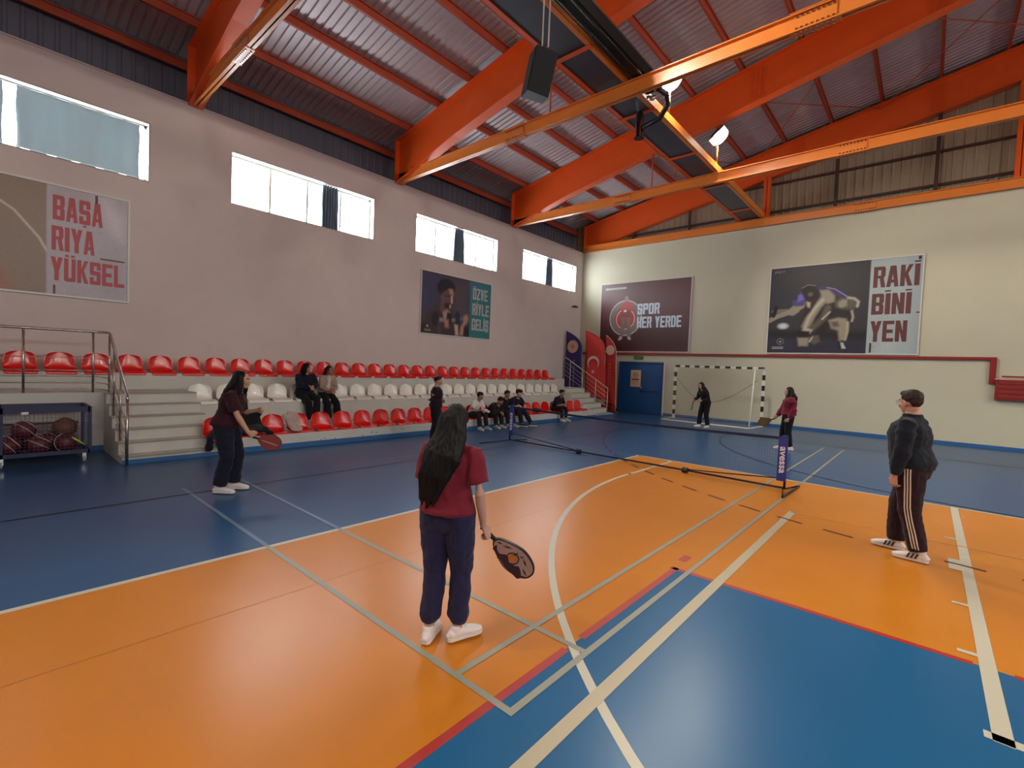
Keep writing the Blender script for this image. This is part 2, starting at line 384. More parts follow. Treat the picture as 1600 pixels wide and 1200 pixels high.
for y, l, sp in zip(RAFT, ('orange horizontal tie beam behind the camera, farther one', 'orange horizontal tie beam just behind the camera',
    'orange horizontal tie beam under the nearest roof rafter, upper left', 'orange horizontal tie beam under the second rafter, through the dark walkway end',
    'bright orange horizontal tie beam under the third rafter, crossing the right half', 'orange horizontal tie beam lying along the top of the far wall'),
    ([], [], [-10.2, -1.7], [-8.2, -1.7], [-8.2, -1.75], [-1.9])): tie(y if y < 20 else 19.9, l, sp)
# bracing rods in two bays
def rod(a, b_, label, r=.016):
    m = MB(); m.tube([a, b_], r, 6); o = centre(m.build('bracing_rod', purl_m, smooth=True)); tag(o, label, 'rod', 'diagonal bracing rods under the roof')
def onr(x, y): return (x, y, rt(x)-.12)
rod(onr(-8.9, 14.75), onr(-5.9, 20.1), 'thin diagonal bracing rod left of the roof walkway, falling to the far rafter')
rod(onr(-5.9, 14.75), onr(-8.9, 20.1), 'thin diagonal bracing rod crossing the other one left of the roof walkway')
rod(onr(-5.6, 14.75), onr(-1.7, 20.1), 'thin diagonal bracing rod just right of the walkway, rising away')
rod(onr(-1.7, 14.75), onr(-5.3, 20.1), 'thin diagonal bracing rod just right of the walkway, crossing its twin')
rod(onr(-1.6, 14.75), onr(2.5, 20.1), 'thin diagonal bracing rod in the bay at the top right corner')
rod(onr(2.5, 14.75), onr(-1.6, 20.1), 'thin diagonal bracing rod at top right, crossing its twin')
for x, y in ((-7.15, 14.7), (-7.1, 9.07)):
    m = MB(); m.tube([(x, y, rt(x)-1.1), (x, y, 7.88)], .022, 6); o = centre(m.build('hanger_rod', purl_m, smooth=True)); tag(o, 'upright hanger rod from the %s rafter down to its tie beam' % ('third' if y > 10 else 'second'), 'rod')
# gable frame: girts and posts in front of the sheeting
for z, nm in ((8.19, 'lower'), (9.24, 'upper')):
    lim = -12.65+((z+.1)-9.03)/.193
    m = MB(); m.box((max(lim, XL), YF+.22, z-.035), (min(2*RIDGE-lim, XR), YF+.3, z+.035)); o = centre(m.build('gable_girt', dark_steel)); tag(o, 'dark brown %s horizontal rail on the gable sheeting' % nm, 'rail', 'dark rails on the gable sheeting')
for x, nm in ((-10.6, 'leftmost, in the narrow corner'), (-8.0, 'left of the walkway end'), (-2.81, 'first right of the walkway end'), (-.15, 'second right of the walkway end'), (4.4, 'beyond the right edge')):
    m = MB(); m.box((x-.05, YF+.14, WTOP), (x+.05, YF+.22, rt(x)-.02)); o = centre(m.build('gable_post', dark_steel)); tag(o, 'dark brown upright post on the gable sheeting, '+nm, 'post', 'dark posts on the gable sheeting')
for x, nm in ((-5.0, 'at the walkway end'), (1.68, 'at the right edge')):
    m = MB(); m.box((x-.12, YF-.03, WTOP+.03), (x+.12, YF-.01, rt(x)-1.08)); m.box((x-.12, YF+.11, WTOP+.03), (x+.12, YF+.13, rt(x)-1.08)); m.box((x-.01, YF-.03, WTOP+.03), (x+.01, YF+.12, rt(x)-1.08))
    o = centre(m.build('gable_column', steel_o)); tag(o, 'orange steel column between far wall top and rafter, '+nm, 'column')

# ================================================================== CATWALKS
def catwalk(x0, x1, label, name='lighting_walkway'):
    root = thing(name, label, 'walkway', ((x0+x1)/2, 4, 7.95), 0)
    for x in (x0, x1):
        m = MB(); s = 1 if x == x0 else -1
        m.box((x-.012, YB, 7.93), (x+.012, YF, 8.12)); m.box((min(x, x+s*.11), YB, 7.93), (max(x, x+s*.11), YF, 7.945)); m.box((min(x, x+s*.07), YB, 8.105), (max(x, x+s*.07), YF, 8.12)); m.build('side_beam', tie_o if x == x1 else steel_o, root)
    y = YB+.6
    while y < YF:
        m = MB(); m.box((x0+.012, y-.05, 7.91), (x1-.012, y+.05, 7.93)); m.build('cross_member', steel_o, root); y += 2.72
    m = MB(); m.box((x0+.012, YB, 7.946), (x1-.012, YF-.05, 7.965)); m.build('deck_plate', mat('dark_deck', (66, 72, 84), .4, metal=.3, var=.12, vscale=2), root)
    return root
catwalk(-5.95, -5.05, 'orange framed lighting walkway with dark deck, running below the roof to the far wall')
catwalk(2*RIDGE+5.05, 2*RIDGE+5.95, 'orange framed lighting walkway on the unseen right side of the hall')
# black radiant heater beside the walkway
ht = thing('radiant_heater', 'long black radiant heater hung along the walkway beam with chrome clamp', 'heater', (-4.8, 5.6, 7.8))
m = MB(); m.prism([(-5.03, 1.0, 8.08), (-4.98, 1.0, 7.93), (-4.66, 1.0, 7.93), (-4.6, 1.0, 8.08), (-4.66, 1.0, 8.2), (-4.98, 1.0, 8.2)], (0, 8.75, 0)); m.build('reflector_housing', mat('heater_black', (24, 32, 36), .3, metal=.5, var=.2, vscale=3, stretch=(1, .2, 1)), ht)
for x in (-4.92, -4.74):
    m = MB(); m.tube([(x, 1.1, 7.945), (x, 9.75, 7.945)], .03, 8); m.build('heating_tube', mat('heater_tube', (38, 44, 50), .25, metal=.7), ht, smooth=True)
m = MB(); m.tube([(-5.0, 9.85, 7.92), (-4.83, 9.85, 7.86)], .05, 10); m.build('chrome_clamp', chrome, ht, smooth=True)
m = MB(); m.tube([(-4.76, 9.76, 8.02), (-4.66, 10.05, 7.98), (-4.70, 10.25, 7.85), (-4.9, 10.3, 7.62), (-5.3, 10.3, 7.55)], .06, 10); m.build('exhaust_elbow', black_m, ht, smooth=True)
m = MB(); m.tube([(-5.4, 10.32, 7.95), (-5.4, 10.32, 7.85), (-5.4, 10.32, 7.40), (-5.4, 10.32, 7.33)], [.05, .095, .095, .12], 14); m.build('burner_cylinder', mat('burner_metal', (150, 144, 148), .15, metal=1), ht, smooth=True, angle=40)

# floodlights on the walkways
flood_e = mat('flood_lamp_glow', (255, 250, 225), .4, emit=(1, .95, .78), estr=60)
def flood(x, y, s, label, group='floodlights on the roof walkway', e=260):
    root = thing('floodlight', label, 'light', (x, y, 8.12), 0, group)
    m = MB(); m.tube([(x, y, 8.12), (x, y, 8.62)], .022, 8); m.build('mounting_pole', tie_o, root, smooth=True)
    m = MB(); m.tube([(x, y, 8.55), (x+s*.02, y-.16, 8.50), (x+s*.05, y-.26, 8.62)], .016, 6); m.build('bracket_arm', tie_o, root, smooth=True)
    T = Matrix.Translation((x+s*.06, y-.05, 8.86)) @ Matrix.Rotation(-s*radians(38), 4, 'Y')
    m = MB(); m.prism([T @ V((.25*cos(q*pi/10), .27*sin(q*pi/10), 0)) for q in range(20)], T.to_3x3() @ V((0, 0, -.03)))
    h = MB(); q = [T @ V(p) for p in ((-.26, -.28, 0), (.26, -.28, 0), (.26, .28, 0), (-.26, .28, 0), (-.1, -.12, .18), (.1, -.12, .18), (.1, .12, .18), (-.1, .12, .18))]
    h.add(q, [(4,5,6,7),(0,1,5,4),(1,2,6,5),(2,3,7,6),(3,0,4,7)]); h.build('lamp_housing', black_m, root)
    m.build('lamp_lens', flood_e, root)
    l = bpy.data.lights.new('floodlight_beam', 'SPOT'); l.energy = e; l.color = (1, .94, .8); l.spot_size = radians(150); l.spot_blend = .6; l.shadow_soft_size = .18
    lo = bpy.data.objects.new('floodlight_beam', l); COL.objects.link(lo); lo.parent = root; lo.location = T @ V((0, 0, -.12))-root.location
    lo.rotation_euler = (0, -s*radians(38), 0)
FE = 620
flood(-5.05, 14.55, 1, 'lit floodlight on pole at the walkway, farther of the two visible', e=FE)
flood(-5.05, 11.1, 1, 'lit floodlight above the black heater end, nearer of the two visible', e=FE)
for y in (6.9, 3.0, -1.5, -6.5): flood(-5.05, y, 1, 'lit floodlight on the walkway above the frame, %s' % {6.9: 'just outside its top edge', 3.0: 'near the camera', -1.5: 'behind the camera', -6.5: 'farthest behind'}[y], e=FE)
for k, y in enumerate((14.55, 10.5, 6.9, 3.0, -1.5, -6.5)): flood(2*RIDGE+5.05, y, -1, 'lit floodlight on the right side walkway, %s from the far wall' % ORD[k], e=FE)

# hanging loudspeaker
sp = thing('hanging_loudspeaker', 'black loudspeaker box hung on two straps below the roof, upper centre', 'speaker', (-4.75, 5.95, 6.15))
T = Matrix.Translation((-4.9, 5.95, 6.5)) @ Matrix.Rotation(radians(-35), 4, 'Z') @ Matrix.Rotation(radians(14), 4, 'Y') @ Matrix.Rotation(radians(-8), 4, 'X')
m = MB(); black_sp = mat('speaker_black', (12, 13, 18), .6, spec=.2); m.prism([T @ V(p) for p in ((-.21, -.18, -.32), (.21, -.18, -.32), (.17, .18, -.32), (-.17, .18, -.32))], T.to_3x3() @ V((0, 0, .64))); m.build('cabinet', black_sp, sp)
m = MB(); m.box((-.19, -.192, -.30), (.19, -.18, .30), 0, T); m.build('grille', mat('speaker_grille', (14, 16, 24), .7, bump=.3, bscale=300), sp)
m = MB(); m.tube([T @ V((-.1, 0, .34)), T @ V((-.08, 0, .38)), T @ V((.08, 0, .38)), T @ V((.1, 0, .34))], .012, 6); m.build('handle', chrome, sp)
for a in (-.18, .18):
    p = T @ V((a, 0, .34)); m = MB(); m.box((p.x-.012, p.y-.003, p.z), (p.x+.012, p.y+.003, rt(p.x)+.05)); m.build('strap', white_trim, sp)
# ================================================================== SPECTATOR STAND
YS0, YS1 = 1.60, 17.6          # stand runs along the left wall
R1, R2, R3 = -9.78, -11.3, -12.3
T1, T2, T3 = .29, .85, 1.41
st = thing('spectator_stand', 'long painted concrete stand with three seat rows against the left wall', 'stand', (-11.4, 9, 0))
m = MB(); m.prism([(R1, 3.02, 0), (XL+.004, 3.02, 0), (XL+.004, 3.02, T3), (R3, 3.02, T3), (R3, 3.02, T2), (R2, 3.02, T2), (R2, 3.02, T1), (R1, 3.02, T1)], (0, 16.2-3.02, 0)); m.build('seat_tiers', conc_m, st)
m = MB(); m.box((XL+.004, YB+.004, 0), (R3, 3.02, T3)); m.build('top_tier_extension', conc_m, st); m = MB(); m.box((XL+.004, 16.2, 0), (R3, 17.6, T3)); m.build('top_tier_extension', conc_m, st)
m = MB(); m.box((R1, 3.02, .0), (R1+.012, 16.2, .1)); m.build('blue_base_strip', strip_m, st)
def stairs(name, label, y0, y1, land_x):
    root = thing(name, label, 'stairs', (-10.7, (y0+y1)/2, 0))
    tops = [.12, .31, .5, .69, .88, 1.07]; k = MB(); nose = MB()
    for i, z in enumerate(tops):
        xf = R1-.285*i
        k.box((R3, y0, 0 if i == 0 else tops[i-1]), (xf, y1, z))
    k.build('steps', conc_m, root)
    for i, z in enumerate(tops):
        xf = R1-.285*i; e = MB(); e.box((xf, y0+.003, z-.022), (xf+.012, y1-.003, z+.004)); e.build('step_nosing', mat('step_nosing', (150, 142, 130), .7), root)
    s_ = MB(); s_.box((R1, y0, 0), (R1+.014, y1, .07)); s_.build('blue_base_strip', strip_m, root)
    return root
stairs('concrete_stairs', 'concrete steps at the left end of the stand beside the ball cart', YS0, 3.02, 0)
stairs('concrete_stairs', 'concrete steps at the far right end of the stand beside the flags', 16.2, 17.6, 0)
m = MB(); m.box((R3, YB+.004, 0), (-11.45, YS0, 1.07)); o = centre(m.build('concrete_landing', conc_m)); tag(o, 'raised concrete landing with steel railing left of the steps', 'platform')
m = MB(); m.box((-11.45, YB, 0), (-11.43, YS0, .09)); struct(m.build('baseboard_landing', strip_m))

# scuff marks on risers
sc = MB(); rs = random.Random(4)
for y, z in ((5.0, .13), (5.25, .1), (5.95, .12), (6.2, .19), (6.3, .16), (7.1, .2), (8.0, .22), (9.4, .19)):
    for k in range(3):
        a = y+rs.uniform(-.05, .05); c = z+rs.uniform(-.02, .02); r = rs.uniform(.006, .014)
        sc.prism([(R1+.0005, a+r*cos(t)*1.4, c+r*sin(t)) for t in (0, 1.05, 2.1, 3.14, 4.2, 5.2)], (.001, 0, 0))
sc.build('scuff_marks', mat('scuff_grey', (92, 90, 88), .8), st)

# seats ----------------------------------------------------------------
def seat_mesh(name, m):
    b = MB(); n = 13
    prof = [(.02, -.045, .21), (.022, -.01, .222), (.0, .012, .226), (-.06, .022, .226), (-.16, .012, .224), (-.27, .010, .222), (-.345, .035, .224), (-.375, .09, .226),
            (-.392, .17, .226), (-.405, .25, .218), (-.412, .305, .200), (-.417, .342, .168), (-.42, .362, .125), (-.421, .370, .07)]
    for i, (x, z, wdt) in enumerate(prof):
        for j in range(n):
            t = -1+2*j/(n-1); y = t*wdt; dz = 0; dx = 0
            if 3 <= i <= 6: dz = .03*abs(t)**3
            if i > 6: dx = .055*abs(t)**2.5*min(1, (i-6)/2)
            if i >= 8: dz = -.01*t*t
            b.v.append((x+dx, y, z+dz))
    for i in range(len(prof)-1):
        for j in range(n-1): b.f.append((i*n+j, i*n+j+1, (i+1)*n+j+1, (i+1)*n+j)); b.m.append(0)
    o = b.build(name, m, smooth=True)
    sm = o.modifiers.new('s', 'SUBSURF'); sm.levels = 1; sm.render_levels = 1
    so = o.modifiers.new('t', 'SOLIDIFY'); so.thickness = .009; so.offset = 0
    dg = bpy.context.evaluated_depsgraph_get(); dg.update(); me = bpy.data.meshes.new_from_object(o.evaluated_get(dg)); o.modifiers.clear(); o.data = me
    me.polygons.foreach_set('use_smooth', [True]*len(me.polygons)); me.update(); return o
proto_r = seat_mesh('stadium_seat', red_pl); proto_w = seat_mesh('stadium_seat', white_pl)
def seats(proto, x, z, y0, pitch, n, txt, grp, skip=0):
    for i in range(n):
        o = proto if i == 0 and proto.get('label') is None else proto.copy()
        if o is not proto: COL.objects.link(o)
        o.location = (x, y0+i*pitch, z); tag(o, txt % ORD[i], 'seat', grp)
seats(proto_r, R3+.0, T3, .04, .5345, 32, 'red plastic bucket seat in the top row, %s from the left edge', 'red seats in the top row')
proto_w2 = proto_w
seats(proto_w2, R2, T2, 3.20, .531, 25, 'white plastic bucket seat in the middle row, %s from the left', 'white seats in the middle row')
seats(proto_r, R1-.03, T1+.005, 3.065, .517, 25, 'red plastic bucket seat in the bottom row, %s from the left', 'red seats in the bottom row')

# railings --------------------------------------------------------------
rl = thing('steel_railing', 'stainless steel railing on the landing and down the left steps', 'railing', (-11, 1, 0))
m = MB(); xr = -11.48; yr = 1.66
m.tube([(xr, -8, 2.17), (xr, 1.5, 2.18), (xr+.03, yr, 2.18), (xr+.12, yr+.01, 2.15), (-9.85, yr, 1.17), (-9.775, yr, 1.10), (-9.77, yr, 1.02)], .024, 10); m.build('handrail', inox, rl, smooth=True)
for y in (-7.4, -6.0, -4.6, -3.2, -1.75, -.33, .56, 1.45):
    m = MB(); m.tube([(xr, y, 1.07), (xr, y, 2.16)], .019, 8); m.build('post', inox, rl, smooth=True)
for z in (1.69, 1.47, 1.36, 1.25, 1.14):
    m = MB(); m.tube([(xr, -8, z), (xr, 1.5, z), (xr+.05, yr-.03, z-.02), (xr+.09, yr, z-.05)] + [(-9.8, yr, z-1.16 if z < 1.3 else z-1.12)], .008, 6); m.build('rail', inox, rl, smooth=True)
for x, z0, z1 in ((-9.77, 0, 1.06), (-10.32, .5-.19, 1.51), (-10.9, .88-.19, 1.85), (-11.35, 1.07, 2.12)):
    m = MB(); m.tube([(x, yr, z0), (x, yr, z1)], .024 if x > -9.9 else .017, 8); m.build('post', inox, rl, smooth=True)
rl = thing('steel_railing', 'thin pale steel railing down the far right steps in front of the flags', 'railing', (-11.2, 17.5, 0))
yr = 17.52
m = MB(); m.tube([(-12.35, yr, 2.42), (-12.2, yr, 2.36), (-10.1, yr, 1.16), (-10.02, yr, 1.1)], .022, 8); m.build('handrail', mat('pale_tube', (200, 186, 176), .35, metal=.5), rl, smooth=True)
for x, z0, z1 in ((-11.95, 1.07, 2.21), (-11.3, .69+.19, 1.84), (-10.62, .5, 1.45), (-10.03, 0, 1.12)):
    m = MB(); m.tube([(x, yr, z0-.05 if z0 else 0), (x, yr, z1)], .018, 8); m.build('post', MATS['pale_tube'], rl, smooth=True)
for d in (.2, .38, .56, .74):
    m = MB(); m.tube([(-12.3, yr, 2.39-d), (-10.05, yr, 1.12-d)], .007, 6); m.build('rail', MATS['pale_tube'], rl, smooth=True)

# ================================================================== POSTERS
def homog(src):
    dst = [(0, 1), (1, 1), (1, 0), (0, 0)]; A = []
    for (x, y), (u, v) in zip(src, dst):
        A.append([x, y, 1, 0, 0, 0, -u*x, -u*y, -u]); A.append([0, 0, 0, x, y, 1, -v*x, -v*y, -v])
    h = np.linalg.svd(np.array(A, float))[2][-1].reshape(3, 3)
    return lambda P: [((q := h @ np.array([p[0], p[1], 1]))[0]/q[2], q[1]/q[2]) for p in P]
class Paint:
    def __init__(s, w, h, res, base, H=None):
        s.w, s.h = w, h; s.nx, s.ny = int(w/res)+1, int(h/res)+1
        u, v = np.meshgrid(np.linspace(0, 1, s.nx), np.linspace(0, 1, s.ny)); s.U, s.V = u, v
        s.C = np.ones((s.ny, s.nx, 3))*np.array(lin(base)); s.H = H or (lambda P: P)
    def blend(s, a, col):
        c = np.array(lin(col)); s.C = s.C*(1-a[..., None])+c*a[..., None]
    def poly(s, pts, col, soft=.012, al=1, raw=False):
        P = np.array(pts if raw else s.H(pts))*[s.w, s.h]; X, Y = s.U*s.w, s.V*s.h; ins = np.zeros(X.shape, bool); d = np.full(X.shape, 1e9)
        for i in range(len(P)):
            (x0, y0), (x1, y1) = P[i-1], P[i]; c = (y0 > Y) != (y1 > Y)
            with np.errstate(divide='ignore', invalid='ignore'): xi = (x1-x0)*(Y-y0)/((y1-y0) if y1 != y0 else 1e-9)+x0
            ins ^= c & (X < xi); L = (x1-x0)**2+(y1-y0)**2+1e-12
            t = np.clip(((X-x0)*(x1-x0)+(Y-y0)*(y1-y0))/L, 0, 1); d = np.minimum(d, np.hypot(X-x0-t*(x1-x0), Y-y0-t*(y1-y0)))
        soft = soft*2.2 if .02 <= soft < .2 else soft; sd = np.where(ins, d, -d); s.blend(np.clip(sd/soft+.5, 0, 1)*al, col)
    def stroke(s, pts, wd, col, soft=.012, al=1, raw=False):
        P = np.array(pts if raw else s.H(pts))*[s.w, s.h]; X, Y = s.U*s.w, s.V*s.h; d = np.full(X.shape, 1e9)
        for i in range(1, len(P)):
            (x0, y0), (x1, y1) = P[i-1], P[i]; L = (x1-x0)**2+(y1-y0)**2+1e-12
            t = np.clip(((X-x0)*(x1-x0)+(Y-y0)*(y1-y0))/L, 0, 1); d = np.minimum(d, np.hypot(X-x0-t*(x1-x0), Y-y0-t*(y1-y0)))
        soft = soft*2 if soft >= .02 else min(wd*.8, soft*2.5); s.blend(np.clip((wd/2-d)/soft+.5, 0, 1)*al, col)
    def ring(s, c, r, wd, col, soft=.015, al=1, raw=False, sx=1):
        q = (c if raw else s.H([c])[0]); d = np.hypot((s.U-q[0])*s.w/sx, (s.V-q[1])*s.h)
        a = np.clip((r-d)/soft+.5, 0, 1) if wd is None else np.clip((wd/2-abs(d-r))/soft+.5, 0, 1); s.blend(a*al, col)
    def mesh(s, name, o, ux, uy, m, parent):
        rg = np.random.default_rng(3); g_ = rg.normal(0, .022, s.C.shape[:2]); k_ = (g_+np.roll(g_, 1, 0)+np.roll(g_, 1, 1)+np.roll(g_, (1, 1), (0, 1)))/2; s.C = np.clip(s.C*(1+k_[..., None]), 0, 1)
        nx, ny = s.nx, s.ny; o, ux, uy = np.array(o), np.array(ux), np.array(uy)
        P = o+s.U[..., None]*s.w*ux+s.V[..., None]*s.h*uy; P = P.reshape(-1, 3)-np.array(parent.location)
        i, j = np.meshgrid(np.arange(nx-1), np.arange(ny-1)); a = (j*nx+i).ravel(); f = np.stack([a, a+1, a+nx+1, a+nx], 1)
        me = bpy.data.meshes.new(name); me.from_pydata(P.tolist(), [], f.tolist()); me.materials.append(m)
        ca = me.color_attributes.new('Col', 'FLOAT_COLOR', 'POINT'); rgba = np.ones((nx*ny, 4)); rgba[:, :3] = s.C.reshape(-1, 3); ca.data.foreach_set('color', rgba.ravel())
        ob = bpy.data.objects.new(name, me); COL.objects.link(ob); ob.parent = parent; return ob

# heavy condensed lettering, each letter a set of blocks in a unit box
def _g():
    S_, B_ = .37, .17; L_ = [(0, 0), (S_, 0), (S_, 1), (0, 1)]; R_ = [(1-S_, 0), (1, 0), (1, 1), (1-S_, 1)]
    def hb(y, x0=0, x1=1, h=B_): return [(x0, y), (x1, y), (x1, y+h), (x0, y+h)]
    T_, M2, D_ = hb(1-B_), hb(.5-B_/2), hb(0); ch = .1
    def cham(l, r): return [(ch if l else 0, 0), (1-(ch if r else 0), 0)]
    O = [[(ch, 0), (1-ch, 0), (1, ch*.7), (1, 1-ch*.7), (1-ch, 1), (ch, 1), (0, 1-ch*.7), (0, ch*.7)]]
    ring = lambda: [[(0, ch*.7), (ch, 0), (S_, 0), (S_, 1), (ch, 1), (0, 1-ch*.7)], [(1-S_, 0), (1-ch, 0), (1, ch*.7), (1, 1-ch*.7), (1-ch, 1), (1-S_, 1)], hb(1-B_, .1, .9), hb(0, .1, .9)]
    G = {'O': ring(), 'I': [[(0, 0), (1, 0), (1, 1), (0, 1)]], 'L': [L_, D_], 'E': [L_, T_, hb(.5-B_/2, 0, .9), D_], 'N': [L_, R_, [(S_*.3, 1), (S_, 1), (1-S_*.3, 0), (1-S_, 0)]],
        'H': [L_, R_, hb(.5-.08, 0, 1, .16)], 'K': [L_, [(S_*.8, .55), (1-S_*.95, 1), (1, 1), (S_*1.35, .45)], [(S_*.8, .55), (S_*1.55, .62), (1, 0), (1-S_, 0)]],
        'Y': [[(0, 1), (S_*1.02, 1), (.68, .38), (.32, .38)], [(1, 1), (1-S_*1.02, 1), (.32, .38), (.68, .38)], [(.31, 0), (.69, 0), (.69, .45), (.31, .45)]],
        'V': [[(0, 1), (S_*1.02, 1), (.66, 0), (.3, 0)], [(1, 1), (1-S_*1.02, 1), (.34, 0), (.70, 0)]],
        'A': [[(0, 0), (S_*.9, 0), (.60, 1), (.26, 1)], [(1, 0), (1-S_*.9, 0), (.40, 1), (.74, 1)], hb(.2, .2, .8, .14)],
        'Z': [T_, D_, [(0, B_), (.42, B_), (1, 1-B_), (.58, 1-B_)]], 'D': [L_, [(1-S_, 0), (.78, 0), (1, .16), (1, .84), (.78, 1), (1-S_, 1)], hb(1-B_, 0, .8), hb(0, 0, .8)]}
    G['U'] = [[(0, ch*.7), (ch, 0), (S_, 0), (S_, 1), (0, 1)], [(1-S_, 0), (1-ch, 0), (1, ch*.7), (1, 1), (1-S_, 1)], hb(0, .1, .9)]
    G['S'] = [hb(1-B_, .06, .94), hb(.5-B_/2, .06, .94, B_+.02), hb(0, .06, .94), [(0, .52), (.1, .45), (S_, .45), (S_, 1), (.1, 1), (0, .94)], [(1-S_, 0), (.9, 0), (1, .06), (1, .5), (.9, .58), (1-S_, .58)], [(1-S_, .66), (1, .66), (1, .93), (.9, 1), (1-S_, 1)], [(0, .07), (.1, 0), (S_, 0), (S_, .33), (0, .33)]]
    G['G'] = ring()[:1]+[hb(1-B_, .1, .9), hb(0, .1, .9), [(1-S_, 0), (.9, 0), (1, .07), (1, .52), (1-S_, .52)], hb(.38, .55, 1, .14), [(1-S_, .66), (1, .66), (1, .93), (.9, 1), (1-S_, 1)]]
    G['P'] = [L_, hb(1-B_, 0, .92), hb(.42, 0, .92), [(1-S_, .42), (.9, .42), (1, .5), (1, .93), (.9, 1), (1-S_, 1)]]
    G['R'] = [L_, hb(1-B_, 0, .9), hb(.44, 0, .88, .13), [(1-S_, .44), (.86, .44), (1, .56), (1, .90), (.88, 1), (1-S_, 1)], [(.52, .46), (.86, .46), (1.04, 0), (.68, 0)]]
    G['B'] = [L_, hb(1-B_, 0, .9), hb(.5-B_/2, 0, .9), hb(0, 0, .9), [(1-S_, .54), (.9, .5), (1, .6), (1, .92), (.9, 1), (1-S_, 1)], [(1-S_, 0), (.9, 0), (1, .07), (1, .42), (.9, .5), (1-S_, .5)]]
    dots = [[(.08, 1.06), (.42, 1.06), (.42, 1.15), (.08, 1.15)], [(.58, 1.06), (.92, 1.06), (.92, 1.15), (.58, 1.15)]]
    G['Ö'] = G['O']+dots; G['Ü'] = G['U']+dots; G['İ'] = G['I']+[[(0, 1.05), (1, 1.05), (1, 1.13), (0, 1.13)]]; G['Ş'] = G['S']+[[(.35, -.12), (.65, -.12), (.65, -.04), (.35, -.04)]]
    return G
GLY = _g()
def heavy_text(m, body, o, ux, uy, w, h, ext, off, mi=0):
    o, ux, uy = V(o), V(ux), V(uy); n = ux.cross(uy); wd = {'I': .42, 'İ': .42, ' ': .5}; tot = sum(wd.get(c, 1) for c in body)+.12*(len(body)-1); x = 0; u = w/tot
    for c in body:
        cw = wd.get(c, 1)
        for k, pl in enumerate(GLY.get(c, [])): m.prism([o+ux*(x+p_[0]*cw)*u+uy*p_[1]*h+n*k*.0002 for p_ in pl], n*ext)
        x += cw+.12
poster_m = attr_mat('printed_vinyl', .38)
def poster(label, o, ux, w, h, paint, text=(), frame=(206, 204, 200), lc=(150, 60, 58), split=None):
    """o: lower left corner on the wall face, ux: unit vector to the right as seen; uy is up"""
    o = V(o); ux = V(ux); uy = V((0, 0, 1)); n = ux.cross(uy)
    root = thing('wall_poster', label, 'poster', o+ux*w/2, 0)
    t = .035; fr = MB(); d = .05
    def bx(u0, v0, u1, v1, n0, n1, mb, mi=0):
        P = [o+ux*a+uy*b_+n*c for c in (n0, n1) for a, b_ in ((u0, v0), (u1, v0), (u1, v1), (u0, v1))]
        mb.add(P, [(0,3,2,1),(4,5,6,7),(0,1,5,4),(1,2,6,5),(2,3,7,6),(3,0,4,7)], mi)
    bx(0, 0, w, t, .002, d, fr); bx(0, h-t, w, h, .002, d, fr); bx(0, t, t, h-t, .002, d, fr); bx(w-t, t, w, h-t, .002, d, fr)
    fr.build('frame', mat('poster_frame_%d' % frame[0], frame, .4), root)
    bk = MB(); bx(t, t, w-t, h-t, .01, .028, bk); bk.build('backing_board', white_trim, root)
    paint.mesh('printed_sheet', o+ux*t+uy*t+n*.032, ux, uy, poster_m, root)
    for (body, u, v, tw, th, col, off) in text:
        m = MB(); (heavy_text if off else put_text)(m, body, o+ux*(u*w)+uy*(v*h)+n*.034, ux, uy, tw*w, th*h, .0015, off); m.build('lettering', mat('ink_%d_%d_%d' % col, col, .5), root)
    return root
def bars(m, o, ux, items, col, root, n=.035):
    o = V(o); ux = V(ux); uy = V((0, 0, 1)); nn = ux.cross(uy); b = MB()
    for (u, v, w_, h_) in items: b.prism([o+ux*a+uy*c+nn*n for a, c in ((u, v), (u+w_, v), (u+w_, v+h_), (u, v+h_))], nn*.001)
    b.build(m, mat('ink_%d_%d_%d' % col, col, .5), root)

# wrestlers poster, far wall ------------------------------------------------
W4, H4 = 4.42, 3.22; o4 = (-4.70, YF, 2.76)
H_ = homog([(88, 190), (1530, 45), (1522, 1012), (70, 1000)])
p = Paint(W4-.07, H4-.07, .018, (52, 52, 58), H_)
p.poly([(60, 860), (1020, 870), (1020, 1010), (60, 1010)], (46, 46, 62), .15); p.poly([(60, 780), (1020, 790), (1020, 870), (60, 860)], (22, 22, 26), .2, .8)
p.ring((215, 740), .10, None, (210, 220, 225), .09, .9, sx=1.6)
sk, sd, sh, hi = (150, 140, 122), (92, 86, 76), (44, 40, 38), (186, 178, 160)
p.poly([(380, 740), (420, 560), (560, 460), (720, 480), (830, 540), (860, 640), (700, 680), (640, 800), (560, 900), (420, 900)], (38, 30, 30), .06)
p.stroke([(120, 600), (190, 595), (300, 590), (390, 550)], .14, (120, 112, 98)); p.stroke([(80, 690), (150, 650), (260, 610), (340, 590)], .17, sk); p.stroke([(300, 600), (340, 560), (380, 530)], .28, sk, .03)
p.stroke([(145, 560), (120, 640)], .14, (26, 26, 30)); p.poly([(290, 500), (340, 480), (375, 390), (430, 400), (410, 540), (320, 550)], (76, 70, 128), .03); p.poly([(350, 440), (400, 420), (400, 480), (345, 510)], (110, 104, 190), .03)
p.poly([(370, 400), (410, 345), (490, 335), (540, 365), (560, 430), (540, 470), (440, 500), (400, 450)], (34, 30, 28), .03); p.stroke([(385, 370), (440, 338), (510, 345)], .03, (120, 116, 110)); p.ring((465, 430), .08, None, sd, .04)
p.poly([(520, 365), (620, 350), (720, 375), (800, 420), (840, 470), (760, 470), (640, 390), (540, 385)], (60, 54, 96), .03); p.stroke([(620, 362), (700, 378), (770, 420), (820, 450)], .025, (160, 150, 200))
p.poly([(555, 390), (640, 385), (700, 440), (700, 500), (640, 520), (600, 500), (570, 440)], sk, .04)
